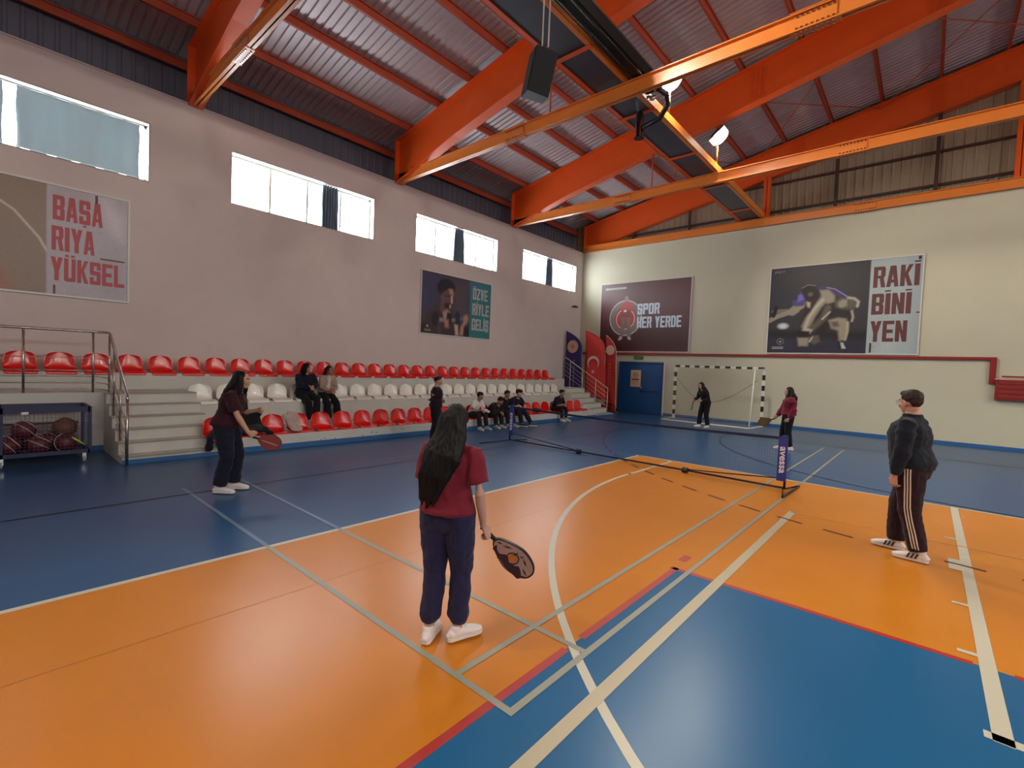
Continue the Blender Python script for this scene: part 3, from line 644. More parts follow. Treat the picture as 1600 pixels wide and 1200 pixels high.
p.stroke([(610, 460), (540, 540), (480, 640), (435, 740)], .26, sk, .05); p.stroke([(590, 480), (520, 560), (460, 660), (425, 760)], .07, hi, .04); p.poly([(420, 500), (520, 480), (560, 450), (470, 600), (430, 640)], (58, 30, 30), .03)
p.stroke([(640, 560), (600, 660), (540, 720), (480, 775)], .2, sd, .05); p.stroke([(660, 600), (590, 670)], .05, hi); p.poly([(395, 780), (440, 760), (500, 775), (480, 810), (410, 810)], hi, .03)
p.poly([(430, 500), (470, 510), (465, 560), (440, 550)], hi, .03)
p.poly([(700, 500), (740, 470), (820, 455), (880, 470), (910, 520), (880, 580), (780, 590), (710, 560)], sd, .04); p.poly([(735, 510), (770, 480), (820, 480), (820, 540), (770, 560), (740, 550)], sk, .03); p.stroke([(830, 460), (890, 468), (930, 500), (920, 545)], .07, hi, .03)
p.poly([(690, 560), (860, 580), (890, 680), (860, 760), (700, 700)], (38, 36, 40), .05); p.stroke([(870, 590), (885, 650), (875, 690)], .05, hi, .03)
p.poly([(650, 680), (740, 655), (820, 665), (850, 720), (840, 800), (820, 880), (760, 880), (745, 780), (680, 760)], sk, .04); p.poly([(670, 700), (740, 690), (760, 740), (700, 750)], sd, .04); p.stroke([(835, 700), (838, 790), (820, 870)], .04, hi, .03)
p.poly([(360, 850), (470, 850), (460, 935), (370, 935)], sk, .04); p.poly([(360, 780), (480, 790), (460, 850), (365, 850)], (30, 18, 18), .03); p.poly([(470, 890), (500, 830), (560, 830), (580, 890), (520, 920)], sd, .04); p.stroke([(475, 890), (500, 850)], .05, hi, .02)
p.poly([(745, 900), (800, 885), (845, 960), (830, 980), (760, 965)], (28, 28, 40), .02); p.poly([(775, 900), (800, 900), (830, 960), (790, 960)], (190, 188, 180), .02)
p.ring((195, 890), .11, .02, (130, 130, 130)); p.ring((195, 892), .04, None, (150, 150, 150))
p.poly([(1032, 90), (1535, 40), (1530, 1015), (1022, 1010)], (166, 176, 178), .01); p.poly([(1180, 880), (1320, 880), (1260, 1010), (1120, 1010)], (184, 192, 192), .15, .6); p.poly([(1400, 60), (1540, 50), (1540, 1010), (1460, 1010)], (150, 164, 168), .2, .6)
mar = (96, 52, 52)
r4 = poster('large wrestling poster on the far wall with maroon letters RAKİBİNİ YEN', o4, (1, 0, 0), W4, H4, p,
    [('RAKI', .711, .695, .268, .215, mar, .035), ('BINI', .710, .416, .232, .215, mar, .035),
     ('YEN', .711, .134, .217, .215, mar, .035), ('gsb.gov.tr', .035, .93, .078, .035, (150, 150, 150), 0)])
bars('ink_dashes', o4, (1, 0, 0), [(.785*W4, .648*H4, .036*W4, .014*H4), (.905*W4, .648*H4, .036*W4, .014*H4), (.945*W4, .928*H4, .036*W4, .014*H4), (.966*W4, .952*H4, .016*W4, .034*H4), (.712*W4, .02*H4, .012*W4, .1*H4), (.972*W4, .42*H4, .024*W4, .012*H4)], (60, 34, 36), r4)
bars('caption_marks', o4, (1, 0, 0), [(.045*W4, .055*H4, .085*W4, .012*H4), (.045*W4, .073*H4, .085*W4, .008*H4)], (150, 150, 150), r4)
# round sport emblem poster ----------------------------------------------------
W3, H3 = 4.38, 3.22; o3 = (-12.03, YF, 2.76)
H_ = homog([(110, 170), (1350, 62), (1320, 1130), (85, 1110)])
p = Paint(W3-.07, H3-.07, .018, (88, 34, 34), H_)
p.poly([(100, 700), (1330, 760), (1330, 1140), (80, 1120)], (58, 12, 12), .7, .9); p.poly([(100, 160), (1350, 60), (1340, 420), (300, 500)], (98, 66, 66), .9, .6)
p.ring((440, 640), .80, .05, (186, 176, 168)); p.ring((440, 640), .77, None, (112, 102, 98)); p.ring((440, 640), .56, None, (134, 66, 62)); p.ring((440, 640), .50, None, (118, 44, 42)); p.ring((440, 655), .46, .045, (236, 170, 150)); p.ring((440, 655), .43, None, (150, 48, 44))
p.poly([(430, 400), (432, 340), (455, 320), (478, 340), (480, 400)], (140, 118, 112), .03); p.poly([(380, 440), (420, 405), (490, 405), (540, 440), (560, 500), (520, 540), (395, 540), (365, 500)], (168, 58, 54), .03)
p.poly([(385, 520), (520, 520), (505, 640), (385, 640)], (122, 40, 38), .03); p.poly([(415, 530), (450, 525), (455, 548), (420, 558)], (224, 214, 206), .02)
p.poly([(382, 635), (508, 635), (515, 760), (520, 900), (480, 905), (460, 760), (435, 760), (410, 905), (365, 900), (380, 760)], (112, 100, 92), .03); p.poly([(420, 640), (470, 640), (462, 740), (430, 740)], (142, 64, 40), .05)
p.poly([(365, 905), (400, 905), (395, 940), (365, 962), (342, 952)], (196, 172, 160), .02); p.poly([(470, 905), (505, 905), (525, 945), (505, 958), (480, 940)], (196, 172, 160), .02)
wt = (196, 208, 220)
r3 = poster('dark red poster with ring emblem and the words SPOR HER YERDE on the far wall', o3, (1, 0, 0), W3, H3, p,
    [('SPOR', .442, .53, .240, .15, wt, .03), ('HER YERDE', .442, .340, .470, .155, wt, .03)], frame=(198, 190, 182))
bars('caption_marks', o3, (1, 0, 0), [(.055*W3, .905*H3, .25*W3, .03*H3), (.10*W3, .085*H3, .09*W3, .012*H3), (.10*W3, .10*H3, .09*W3, .010*H3)], (168, 160, 156), r3)
# dumbbell poster, left wall -------------------------------------------------------
W2, H2 = 3.46, 2.20; o2 = (XL, 10.06, 2.87)
H_ = homog([(150, 90), (1178, 322), (1148, 1158), (110, 1058)])
p = Paint(W2-.07, H2-.07, .014, (66, 58, 74), H_)
p.poly([(110, 90), (500, 160), (300, 700), (110, 760)], (60, 64, 100), .4, .8); p.poly([(600, 250), (870, 270), (850, 1000), (640, 800)], (84, 74, 84), .4, .8); p.poly([(100, 900), (860, 950), (860, 1130), (100, 1070)], (26, 20, 26), .25, .9)
p.poly([(200, 760), (330, 690), (430, 640), (540, 700), (620, 800), (640, 1100), (180, 1060)], (64, 44, 50), .08)
p.poly([(420, 420), (430, 620), (400, 700), (470, 740), (560, 700), (590, 640), (610, 560), (630, 490), (610, 400), (560, 370)], (104, 76, 76), .05)
p.poly([(370, 380), (380, 300), (430, 235), (520, 225), (600, 270), (645, 340), (640, 410), (600, 380), (540, 385), (480, 420), (420, 480), (390, 430)], (30, 26, 44), .04)
p.poly([(545, 385), (600, 390), (620, 460), (600, 490), (560, 450)], (176, 136, 124), .04); p.stroke([(590, 510), (590, 590)], .07, (214, 184, 172), .04); p.poly([(490, 600), (560, 600), (575, 680), (520, 700), (470, 660)], (44, 28, 34), .05); p.stroke([(565, 640), (562, 670)], .045, (220, 190, 176), .03)
p.stroke([(490, 490), (560, 500)], .04, (44, 30, 36), .03)
p.poly([(450, 740), (520, 700), (560, 745), (520, 860), (480, 900)], (168, 142, 128), .05); p.poly([(520, 740), (570, 760), (580, 900), (540, 960), (500, 880)], (22, 20, 28), .03); p.poly([(470, 840), (540, 860), (540, 980), (490, 980)], (176, 120, 104), .05)
p.ring((345, 850), .24, None, (30, 26, 40), .03, sx=.75); p.ring((672, 830), .26, None, (34, 38, 66), .03, sx=.5)
p.poly([(400, 830), (460, 830), (460, 890), (400, 890)], (130, 140, 156), .03); p.poly([(590, 840), (640, 840), (640, 890), (590, 890)], (120, 130, 146), .03); p.poly([(710, 820), (770, 820), (770, 870), (710, 870)], (96, 102, 118), .03)
p.poly([(765, 800), (820, 775), (840, 850), (810, 920), (770, 960), (755, 1100), (700, 1100), (720, 960), (760, 900)], (172, 134, 118), .04); p.poly([(625, 930), (680, 940), (685, 1100), (640, 1100)], (186, 170, 150), .04); p.stroke([(400, 900), (400, 1060)], .14, (70, 76, 88), .08, .7)
p.ring((218, 955), .045, None, (160, 152, 156)); p.poly([(170, 1000), (270, 1010), (270, 1035), (168, 1025)], (128, 120, 126), .01)
p.poly([(868, 250), (1190, 318), (1160, 1170), (845, 1130)], (48, 118, 124), .01); p.poly([(868, 250), (1000, 280), (980, 420), (866, 400)], (66, 104, 140), .3, .8)
gr = (172, 172, 178)
poster('poster of dark haired man with dumbbells and letters ÖZVERİYLE GELİŞ under the third window', o2, (0, 1, 0), W2, H2, p,
    [('ÖZVE', .708, .675, .232, .195, gr, .03), ('RİYLE', .706, .408, .262, .20, gr, .03), ('GELİŞ', .706, .145, .262, .20, gr, .03)])
# big letters poster at the left edge ------------------------------------------------
W1, H1 = 3.46, 2.20; o1 = (XL, -1.22, 2.89)
p = Paint(W1-.07, H1-.07, .016, (128, 104, 84))
p.stroke([(.18, .98), (.4, .82), (.5, .71), (.6, .5), (.64, .36)], .035, (198, 184, 168), raw=True); p.poly([(0, 0), (.5, 0), (.45, .2), (.3, .35), (0, .5)], (160, 86, 70), .25, .7, True)
p.poly([(.63, -.1), (1.1, -.1), (1.1, 1.1), (.63, 1.1)], (168, 160, 170), .008, 1, True); p.poly([(.84, 1), (.9, .7), (.97, .6), (.98, .8), (.9, 1)], (204, 200, 208), .12, .6, True); p.poly([(.9, 0), (.8, .3), (.96, .5), (1, .1)], (150, 142, 154), .15, .5, True)
rd = (172, 66, 72)
r1 = poster('poster cut by the left edge with red letters BAŞARIYA YÜKSEL on lilac grey', o1, (0, 1, 0), W1, H1, p,
    [('BAŞA', .652, .685, .218, .22, rd, .035), ('RIYA', .648, .412, .186, .218, rd, .035), ('YÜKSEL', .645, .142, .33, .21, rd, .035)])
bars('ink_dashes', o1, (0, 1, 0), [(.835*W1, .9*H1, .012*W1, .075*H1), (.86*W1, .385*H1, .115*W1, .014*H1), (.655*W1, .02*H1, .01*W1, .08*H1)], (96, 40, 50), r1)

# ================================================================== FAR WALL FITTINGS
m = MB(); m.box((XL+.02, YF-.07, 2.63), (1.42, YF-.002, 2.72)); m.box((1.36, YF-.075, 1.93), (1.50, YF-.002, 2.72)); o = centre(m.build('pipe_boxing', red_paint)); tag(o, 'long red boxed pipe run along the far wall at door-top height', 'pipe')
bxr = thing('radiator_cover', 'red slatted wooden cover on the far wall at the right edge', 'panel', (3.0, YF-.06, 1.47))
m = MB(); m.box((1.5, YF-.14, 1.47), (4.6, YF-.002, 2.06)); m.build('cover_body', red_paint, bxr)
m = MB()
for z in (1.52, 1.66, 1.80, 1.94): m.box((1.56, YF-.16, z), (4.54, YF-.14, z+.11))
m.build('slats', red_paint, bxr)
m = MB(); m.box((1.48, YF-.17, 2.06), (4.62, YF-.002, 2.09)); m.build('top_ledge', mat('pink_ledge', (206, 160, 146), .4), bxr)
m = MB(); m.tube([(1.62, YF-.09, 2.16), (4.6, YF-.09, 2.16)], .022, 8); o = centre(m.build('water_pipe', red_paint, smooth=True)); tag(o, 'thin dark red pipe above the slatted cover at the right edge', 'pipe')
# door
dr = bpy.data.objects.new('door_1', None); COL.objects.link(dr); dr.location = (-9.75, YF-.03, 0); struct(dr)
blue_d = mat('door_blue', (24, 76, 132), .4, var=.05, vscale=2); blue_d2 = mat('door_blue_frame', (30, 66, 112), .4)
m = MB(); m.box((-10.84, YF-.09, 0), (-10.76, YF-.001, 2.32)); m.box((-8.78, YF-.09, 0), (-8.70, YF-.001, 2.32)); m.box((-10.76, YF-.09, 2.24), (-8.78, YF-.001, 2.32)); m.build('door_frame', blue_d2, dr)
m = MB(); m.box((-8.70, YF-.075, 0), (-8.655, YF-.001, 2.33)); m.build('frame_trim', white_trim, dr)
for a, c in ((-10.755, -9.77), (-9.765, -8.785)):
    m = MB(); m.box((a, YF-.05, .015), (c, YF-.01, 2.235)); m.build('door_leaf', blue_d, dr)
m = MB(); m.tube([(-9.68, YF-.11, 1.02), (-8.86, YF-.11, 1.02)], .02, 8); m.box((-9.72, YF-.12, .93), (-9.66, YF-.05, 1.12)); m.build('panic_bar', mat('panic_bar', (28, 40, 60), .4), dr)
m = MB(); m.box((-9.73, YF-.075, 1.02), (-9.68, YF-.05, 1.2)); m.build('door_handle', chrome, dr)
nt_ = thing('door_notice', 'cream paper notice with dark round sign taped on the blue door', 'notice', (-10.0, YF-.055, 1.2))
m = MB(); m.box((-10.26, YF-.056, 1.18), (-9.76, YF-.051, 1.94)); m.build('paper_sheet', mat('notice_paper', (206, 172, 140), .6), nt_)
m = MB(); m.tube([(-10.01+.11*cos(t*pi/12), YF-.058, 1.72+.11*sin(t*pi/12)) for t in range(24)], .012, 5, closed=True); m.box((-10.09, YF-.059, 1.70), (-9.93, YF-.057, 1.73)); m.box((-10.2, YF-.059, 1.48), (-9.84, YF-.057, 1.55))
m.build('printed_marks', mat('notice_ink', (96, 70, 70), .6), nt_)
m = MB()
for k in range(4): m.box((-10.2, YF-.059, 1.30+k*.04), (-9.84, YF-.057, 1.315+k*.04))
m.build('printed_lines', mat('notice_ink_pale', (176, 136, 112), .6), nt_)
ex = thing('exit_sign', 'small green emergency exit sign above the blue door', 'sign', (-9.95, YF-.03, 2.44))
m = MB(); m.box((-10.15, YF-.04, 2.43), (-9.72, YF-.002, 2.58)); m.build('sign_box', mat('exit_green', (40, 96, 26), .4), ex)
m = MB(); m.prism([(-9.80, YF-.041, 2.505), (-9.86, YF-.041, 2.55), (-9.86, YF-.041, 2.46)], (0, -.002, 0)); m.box((-10.12, YF-.043, 2.49), (-9.9, YF-.041, 2.52)); m.build('sign_marks', mat('exit_mark', (120, 150, 80), .5), ex)
# small camera in the corner
cc = thing('security_camera', 'tiny black security camera on the left wall near the far corner', 'camera', (XL+.15, 19.2, 4.85))
m = MB(); m.box((XL, 19.17, 4.86), (XL+.12, 19.23, 4.92)); m.build('bracket', black_m, cc)
m = MB(); m.tube([(XL+.12, 19.2, 4.9), (XL+.38, 19.1, 4.84)], .055, 10); m.build('camera_housing', black_m, cc)
m = MB(); m.tube([(XL+.38, 19.1, 4.84), (XL+.4, 19.09, 4.835)], .04, 10); m.build('lens', chrome, cc)

# curtains ---------------------------------------------------------------------
cur_m = mat('curtain_grey_blue', (104, 120, 138), .85, var=.08, vscale=2)
def curtain(name, label, y0, y1, z0, z1, amp, nw, m, pinch=0, x=XL-.1, sag=0):
    b = MB(); nu, nv = nw*8, 14
    for j in range(nv+1):
        v = j/nv; wv = 1-pinch*(1-abs(2*v-.8)) if pinch else 1; wv = 1.1-pinch*v if pinch else 1
        for i in range(nu+1):
            u = i/nu; yc = (y0+y1)/2; y = yc+(u-.5)*(y1-y0)*wv
            z = z0+(z1-z0)*v+(sag*sin(u*pi*3)*(1-v) if sag else 0)
            b.v.append((x+amp*sin(u*nw*2*pi)*(1-.3*v)+.2*amp*sin(u*nw*5.3+v*3), y+.01*sin(v*7+u*9), z))
    for j in range(nv):
        for i in range(nu): b.f.append((j*(nu+1)+i, j*(nu+1)+i+1, (j+1)*(nu+1)+i+1, (j+1)*(nu+1)+i)); b.m.append(0)
    root = thing(name, label, 'curtain', (x, (y0+y1)/2, z1))
    o = b.build('fabric', m, root, smooth=True); s = o.modifiers.new('t', 'SOLIDIFY'); s.thickness = .004
    r = MB(); r.tube([(x, y0-.15, z1+.02), (x, y1+.15, z1+.02)], .012, 8); r.build('curtain_rod', dark_steel, root, smooth=True)
    return root
cm = bpy.data.materials.new('curtain_pale'); cm.use_nodes = True; _b = cm.node_tree.nodes['Principled BSDF']; _b.inputs['Base Color'].default_value = (*lin((186, 200, 206)), 1); _b.inputs['Roughness'].default_value = .9
_nt = cm.node_tree; _tr = _nt.nodes.new('ShaderNodeBsdfTranslucent'); _tr.inputs[0].default_value = (*lin((176, 196, 202)), 1); _ms = _nt.nodes.new('ShaderNodeMixShader'); _ms.inputs[0].default_value = .16
_nt.links.new(_b.outputs[0], _ms.inputs[1]); _nt.links.new(_tr.outputs[0], _ms.inputs[2]); _nt.links.new(_ms.outputs[0], _nt.nodes['Material Output'].inputs[0])
curtain('window_curtain', 'wide pale grey-green curtain pulled over the upper left window', .54, 2.40, WZ0+.02, WZ1-.07, .022, 5, cm, x=XL-.06)
curtain('window_curtain', 'pale curtain at the left edge of the upper left window', -1.35, .36, WZ0+.02, WZ1-.07, .02, 5, cm, x=XL-.06)
curtain('window_curtain', 'dark gathered curtain bunched inside the first bright window', 6.58, 7.06, WZ0-.1, WZ1-.02, .05, 6, cur_m, pinch=.12)
curtain('window_curtain', 'dark gathered curtain bunched in the middle of the second bright window', 11.55, 12.12, WZ0-.1, WZ1-.02, .05, 6, cur_m, pinch=.35)
curtain('window_curtain', 'dark gathered curtain bunched inside the farthest small window', 17.1, 17.66, WZ0-.1, WZ1-.02, .05, 6, cur_m, pinch=.35)

# ================================================================== FEATHER FLAGS
def feather(label, x, y, h, wd, z0, col, trim, rz, lean=0, decor=None):
    root = thing('feather_flag', label, 'flag', (x, y, 0), rz)
    n = 26; L = []; Rr = []
    for i in range(n+1):
        v = i/n; z = z0+(h-z0)*v
        r = wd*(1.12-.12*v) if v < .72 else wd*(1.034)*max(0, 1-((v-.72)/.28)**2.4)
        L.append((0-.02*v*0, z)); Rr.append((r, z-(.0 if v < .99 else 0)))
    b = MB(); nu = 8
    for i in range(n+1):
        for j in range(nu+1):
            t = j/nu; xx = L[i][0]+(Rr[i][0]-L[i][0])*t; b.v.append((xx+lean*(1-i/n)*.3, .025*sin(t*5+i*.4), L[i][1]))
    for i in range(n):
        for j in range(nu): b.f.append((i*(nu+1)+j, i*(nu+1)+j+1, (i+1)*(nu+1)+j+1, (i+1)*(nu+1)+j)); b.m.append(0)
    o = b.build('flag_cloth', mat('flag_%d_%d' % col[:2], col, .75), root, smooth=True, rel=False); s = o.modifiers.new('t', 'SOLIDIFY'); s.thickness = .004
    pts = [(Rr[i][0]+lean*(1-i/n)*.3+.012, .0, Rr[i][1]) for i in range(n+1)]
    m = MB(); m.tube([(lean*.3+wd*1.12, 0, .04)]+pts+[(0, 0, h)], .014, 6); m.build('pole', mat('flag_pole_%d' % trim[0], trim, .5), root, smooth=True, rel=False)
    m = MB(); m.tube([(lean*.3+wd*1.12, 0, .0), (lean*.3+wd*1.12, 0, .06)], .2, 16); m.build('base', dark_steel, root, rel=False)
    if decor: decor(root)
    return root
def disc(m, cx, z, r, y, n=28, d=-.004): m.prism([(cx+r*cos(2*pi*i/n), y, z+r*sin(2*pi*i/n)) for i in range(n)], (0, d, 0))
cream = mat('print_cream', (196, 158, 142), .7); flag_w = mat('print_white', (224, 200, 192), .7)
def d_blue(root):
    m = MB(); disc(m, .42, 2.92, .30, -.045); m.build('round_emblem', cream, root, rel=False)
    m = MB(); disc(m, .42, 2.92, .10, -.05); m.build('emblem_centre', mat('print_tan', (170, 120, 110), .7), root, rel=False)
    m = MB()
    for k in range(9): m.box((.5, -.05, 1.1+k*.14), (.56, -.046, 1.2+k*.14))
    m.build('vertical_print', mat('print_lilac', (130, 116, 156), .7), root, rel=False)
def d_tr(root):
    m = MB(); cx, z = .5, 2.2; R_, r_, off = .31, .25, .07
    pts = [(cx+R_*cos(a), -.05, z+R_*sin(a)) for a in [radians(-90+q) for q in (np.linspace(38, 322, 40)-0)-0]]
    inn = [(cx+r_*cos(a), -.05, z-off+r_*sin(a)) for a in [radians(-90+q) for q in np.linspace(322-9, 38+9, 40)]]
    k = len(m.v); n = 40
    vs = [(*p,) for p in pts]+[(*p,) for p in inn[::-1]]
    m.add(vs, [(i, i+1, n+i+1, n+i) for i in range(n-1)])
    sc_ = []
    for i in range(10): a = pi/2+i*pi/5; r2 = .105 if i % 2 == 0 else .042; sc_.append((cx+r2*cos(a), -.05, z-.42+r2*sin(a)))
    m.prism(sc_, (0, -.003, 0)); m.build('crescent_and_star', flag_w, root, rel=False)
def d_red(root):
    m = MB(); disc(m, .26, 2.78, .22, -.045); m.build('round_emblem', cream, root, rel=False)
    m = MB()
    for k in range(9): m.box((.2, -.05, .9+k*.15), (.34, -.046, 1.0+k*.15))
    m.build('vertical_print', mat('print_rose', (176, 60, 52), .7), root, rel=False)
feather('dark blue feather flag with round emblem standing behind the right steps', -13.0, 18.6, 3.66, .88, .5, (48, 42, 104), (150, 130, 140), 0, decor=d_blue)
feather('tall red feather flag with white crescent and star by the far corner', -12.05, 18.8, 3.68, .98, .55, (206, 60, 54), (196, 70, 62), 0, .25, decor=d_tr)
feather('narrow red feather flag with pale edge next to the blue door', -11.02, 18.9, 3.45, .50, .3, (170, 38, 30), (210, 178, 160), 0, .2, decor=d_red)
m = MB(); m.box((-12.3, 19.5, 0), (-10.95, 19.96, .22)); o = centre(m.build('low_red_box', red_paint)); tag(o, 'low dark red box on the floor below the feather flags', 'box')

# ================================================================== GOAL
gl = thing('goal_frame', 'small handball goal with black and white striped posts before the far wall', 'goal', (-6.2, 18.9, 0))
gw = mat('goal_white', (222, 220, 208), .45); gb = mat('goal_black', (30, 18, 18), .45); yg = 19.15; gx0, gx1 = -7.83, -4.52; gh = 2.12; t = .045
def striped(name, a, c, k0, nseg, sq=t):
    a = V(a); c = V(c); m = MB()
    for i in range(nseg):
        p_, q_ = a.lerp(c, i/nseg), a.lerp(c, (i+1)/nseg); lo = [min(u, v)-sq for u, v in zip(p_, q_)]; hi_ = [max(u, v)+sq for u, v in zip(p_, q_)]
        ax = max(range(3), key=lambda d: abs(c[d]-a[d])); lo[ax] += sq; hi_[ax] -= sq
        m.box(lo, hi_, (i+k0) % 2)
    m.build(name, [gw, gb], gl)
striped('striped_post', (gx0, yg, 0), (gx0, yg, gh), 0, 11); striped('striped_post', (gx1, yg, 0), (gx1, yg, gh), 0, 11); striped('striped_crossbar', (gx0, yg, gh+t), (gx1, yg, gh+t), 1, 17)
yb = 17.95; m = MB(); r = .028
m.tube([(gx0, yg-.05, .03), (gx0+.02, yb, .03), (gx1-.1, yb, .03), (gx1, yg-.05, .03)], r, 8); m.build('base_frame', gw, gl, smooth=True)
m = MB(); m.tube([(gx1-.1, yb, .03), (gx1-.2, yb+.75, gh-.02), (gx1, yg-.03, gh+.02)], .022, 8); m.build('rear_stay', gw, gl, smooth=True)
m = MB(); s = .004; nx, nz = 32, 22; yn0 = yb+.03
def npt(u, v): # net surface: from base rear bar up to crossbar
    return (gx0+.05+(gx1-gx0-.1)*u, yg-.05-(yg-.05-yn0)*(1-v)**1.1-.12*sin(pi*u)*sin(pi*v), .04+(gh-.02)*v-.05*sin(pi*u)*(1-v)*v)
for i in range(nx+1): m.tube([npt(i/nx, j/10) for j in range(11)], s, 3, cap=False)
for j in range(nz+1): m.tube([npt(i/10, j/nz) for i in range(11)], s, 3, cap=False)
for sx in (gx0, gx1):
    for k in range(9):
        z = .1+k*.24; yy = yn0+(yg-.05-yn0)*min(1, z/gh); m.tube([(sx, yg-.04, z), (sx, yy, z)], s, 3, cap=False)
m.build('net', mat('net_twine', (176, 158, 120), .8), gl)
m = MB(); m.tube([npt(.03+.94*q/14, .80-.42*sin(pi*q/14)) for q in range(15)], .008, 4); m.build('net_cord', dark_steel, gl)

# ================================================================== COURT NET
cn = thing('court_net', 'low portable net with blue sleeves standing across the badminton court', 'net', (-4.7, 8.82, 0))
yn = 8.82; nx0, nx1 = -7.74, -1.68; dk = mat('net_frame_dark', (26, 24, 40), .35, metal=.3); tp = mat('net_tape_navy', (16, 28, 62), .7); blue_s = mat('sleeve_blue', (42, 52, 138), .6)
for x, s in ((nx0, -1), (nx1, 1)):
    m = MB(); m.tube([(x, yn, .02), (x, yn, .90)], .018, 8); m.build('upright', dk, cn, smooth=True)
    m = MB()
    if s > 0: m.tube([(x+.02, yn+.03, .03), (x+.13, yn+.50, .02), (x+.1, yn-.62, .02), (x-.02, yn-.02, .05)], .014, 6)
    else: m.tube([(x-.15, yn-.9, .02), (x, yn, .03), (x+.15, yn+.5, .02)], .014, 6)
    m.build('foot', dk, cn, smooth=True)
    m = MB(); w_ = .12 if s > 0 else .12; a, c = (x-w_, x+.015) if s > 0 else (x-.02, x+w_*.75)
    m.box((a, yn-.022, .15), (c, yn+.022, .86)); m.prism([(a, yn-.022, .86), (c, yn-.022, .86), (c-.01, yn-.022, .91), (a+.06, yn-.022, .91)], (0, .044, 0)); sl = m.build('sleeve', blue_s, cn)
    m = MB(); put_text(m, 'avessa', (a+.03, yn-.0235, .72), (0, 0, -1), (1, 0, 0), .44, .075, .001, .02); m.build('sleeve_lettering', mat('sleeve_white', (226, 222, 226), .6), sl)
m = MB(); 
for k in range(24):
    u0, u1 = k/24, (k+1)/24
    for z0, z1 in ((.84, .885),):
        zz = lambda u: -.045*sin(pi*u)
        X0, X1 = nx0+(nx1-nx0)*u0, nx0+(nx1-nx0)*u1
        m.add([(X0, yn-.004, z0+zz(u0)), (X1, yn-.004, z0+zz(u1)), (X1, yn-.004, z1+zz(u1)), (X0, yn-.004, z1+zz(u0)), (X0, yn+.004, z0+zz(u0)), (X1, yn+.004, z0+zz(u1)), (X1, yn+.004, z1+zz(u1)), (X0, yn+.004, z1+zz(u0))], [(0,1,2,3),(7,6,5,4),(0,4,5,1),(3,2,6,7)])
m.build('top_tape', tp, cn)
m = MB(); nn = 150
for i in range(nn+1):
    u = i/nn; X = nx0+(nx1-nx0)*u; m.tube([(X, yn, .2), (X, yn, .845-.045*sin(pi*u))], .0011, 3, cap=False)
for j in range(16):
    z = .2+j*.042; m.tube([(nx0+(nx1-nx0)*q/12, yn, z-.045*sin(pi*q/12)*(j/16)) for q in range(13)], .0011, 3, cap=False)
m.build('net_mesh', mat('net_black', (30, 40, 62), .8), cn)
m = MB(); m.tube([(nx0, yn, .04), (-5.7, yn, .05), (-3.35, yn, .05), (nx1, yn, .04)], .018, 8); m.build('base_bar', dk, cn, smooth=True)
m = MB(); m.tube([(nx0, yn, .22), (-6.7, yn, .14), (-5.7, yn, .06)], .011, 6); m.build('tension_strap', dk, cn, smooth=True); m = MB(); m.tube([(nx1, yn, .2), (-2.6, yn, .12), (-3.3, yn, .07)], .011, 6); m.build('tension_strap', dk, cn, smooth=True)
for x in (-5.7, -3.33):
    m = MB(); m.tube([(x-.05, yn, .05), (x+.05, yn, .05)], .05, 10); m.build('clamp', black_m, cn)

# ================================================================== BALL CART
ct = thing('ball_cart', 'dark blue steel mesh ball cart on casters at the left edge', 'cart', (-10.6, .55, 0))
cb = mat('cart_blue', (15, 17, 64), .45); x0, x1, y0, y1, z0, z1 = -11.1, -10.32, -.28, 1.27, .16, .92; t = .045
m = MB()
for x in (x0, x1):
    m.box((x-t/2, y0, z1-t*1.9), (x+t/2, y1, z1)); m.box((x-t/2, y0, z0), (x+t/2, y1, z0+t*1.4))
    for y in (y0, .27, y1): m.box((x-t/2, y-t/2, z0), (x+t/2, y+t/2, z1))
for y in (y0, y1):
    m.box((x0, y-t/2, z1-t), (x1, y+t/2, z1)); m.box((x0, y-t/2, z0), (x1, y+t/2, z0+t))
m.build('frame', cb, ct)
m = MB(); m.box((x0, y0, z0), (x1, y1, z0+.012)); m.build('floor_tray', cb, ct)
m = MB()
for x in (x0, x1):
    k = y0
    while k < y1: m.box((x-.0015, k-.0015, z0), (x+.0015, k+.0015, z1)); k += .05
    k = z0
    while k < z1: m.box((x-.0015, y0, k-.0015), (x+.0015, y1, k+.0015)); k += .05
for y in (y0, y1):
    k = x0
    while k < x1: m.box((k-.0015, y-.0015, z0), (k+.0015, y+.0015, z1)); k += .05
    k = z0
    while k < z1: m.box((x0, y-.0015, k-.0015), (x1, y+.0015, k+.0015)); k += .05
m.build('wire_mesh', mat('cart_wire', (60, 62, 96), .4, metal=.3), ct)
m = MB(); m.box((x1-.01, .48, z1-.1), (x1+.03, .56, z1-.06)); m.build('latch', chrome, ct)
for x in (x0+.05, x1-.05):
    for y in (y0+.05, .32 if False else y1-.06):
        m = MB(); m.tube([(x, y-.016, .055), (x, y+.016, .055)], .055, 14); cs = m.build('caster_wheel', mat('caster_rubber', (140, 142, 144), .5), ct, smooth=True, angle=40)
        m = MB(); m.box((x-.02, y-.024, .06), (x+.02, y+.024, .16)); m.build('caster_fork', chrome, cs)
m = MB(); m.tube([(x1-.05, .255, .055), (x1-.05, .29, .055)], .055, 14); cs = m.build('caster_wheel', MATS['caster_rubber'], ct, smooth=True, angle=40)
m = MB(); m.box((x1-.07, .25, .06), (x1-.03, .30, .16)); m.build('caster_fork', chrome, cs)
ball_m = mat('ball_dark_red', (84, 18, 20), .45, bump=.2, bscale=120); ball_w = mat('ball_white', (190, 176, 168), .5)
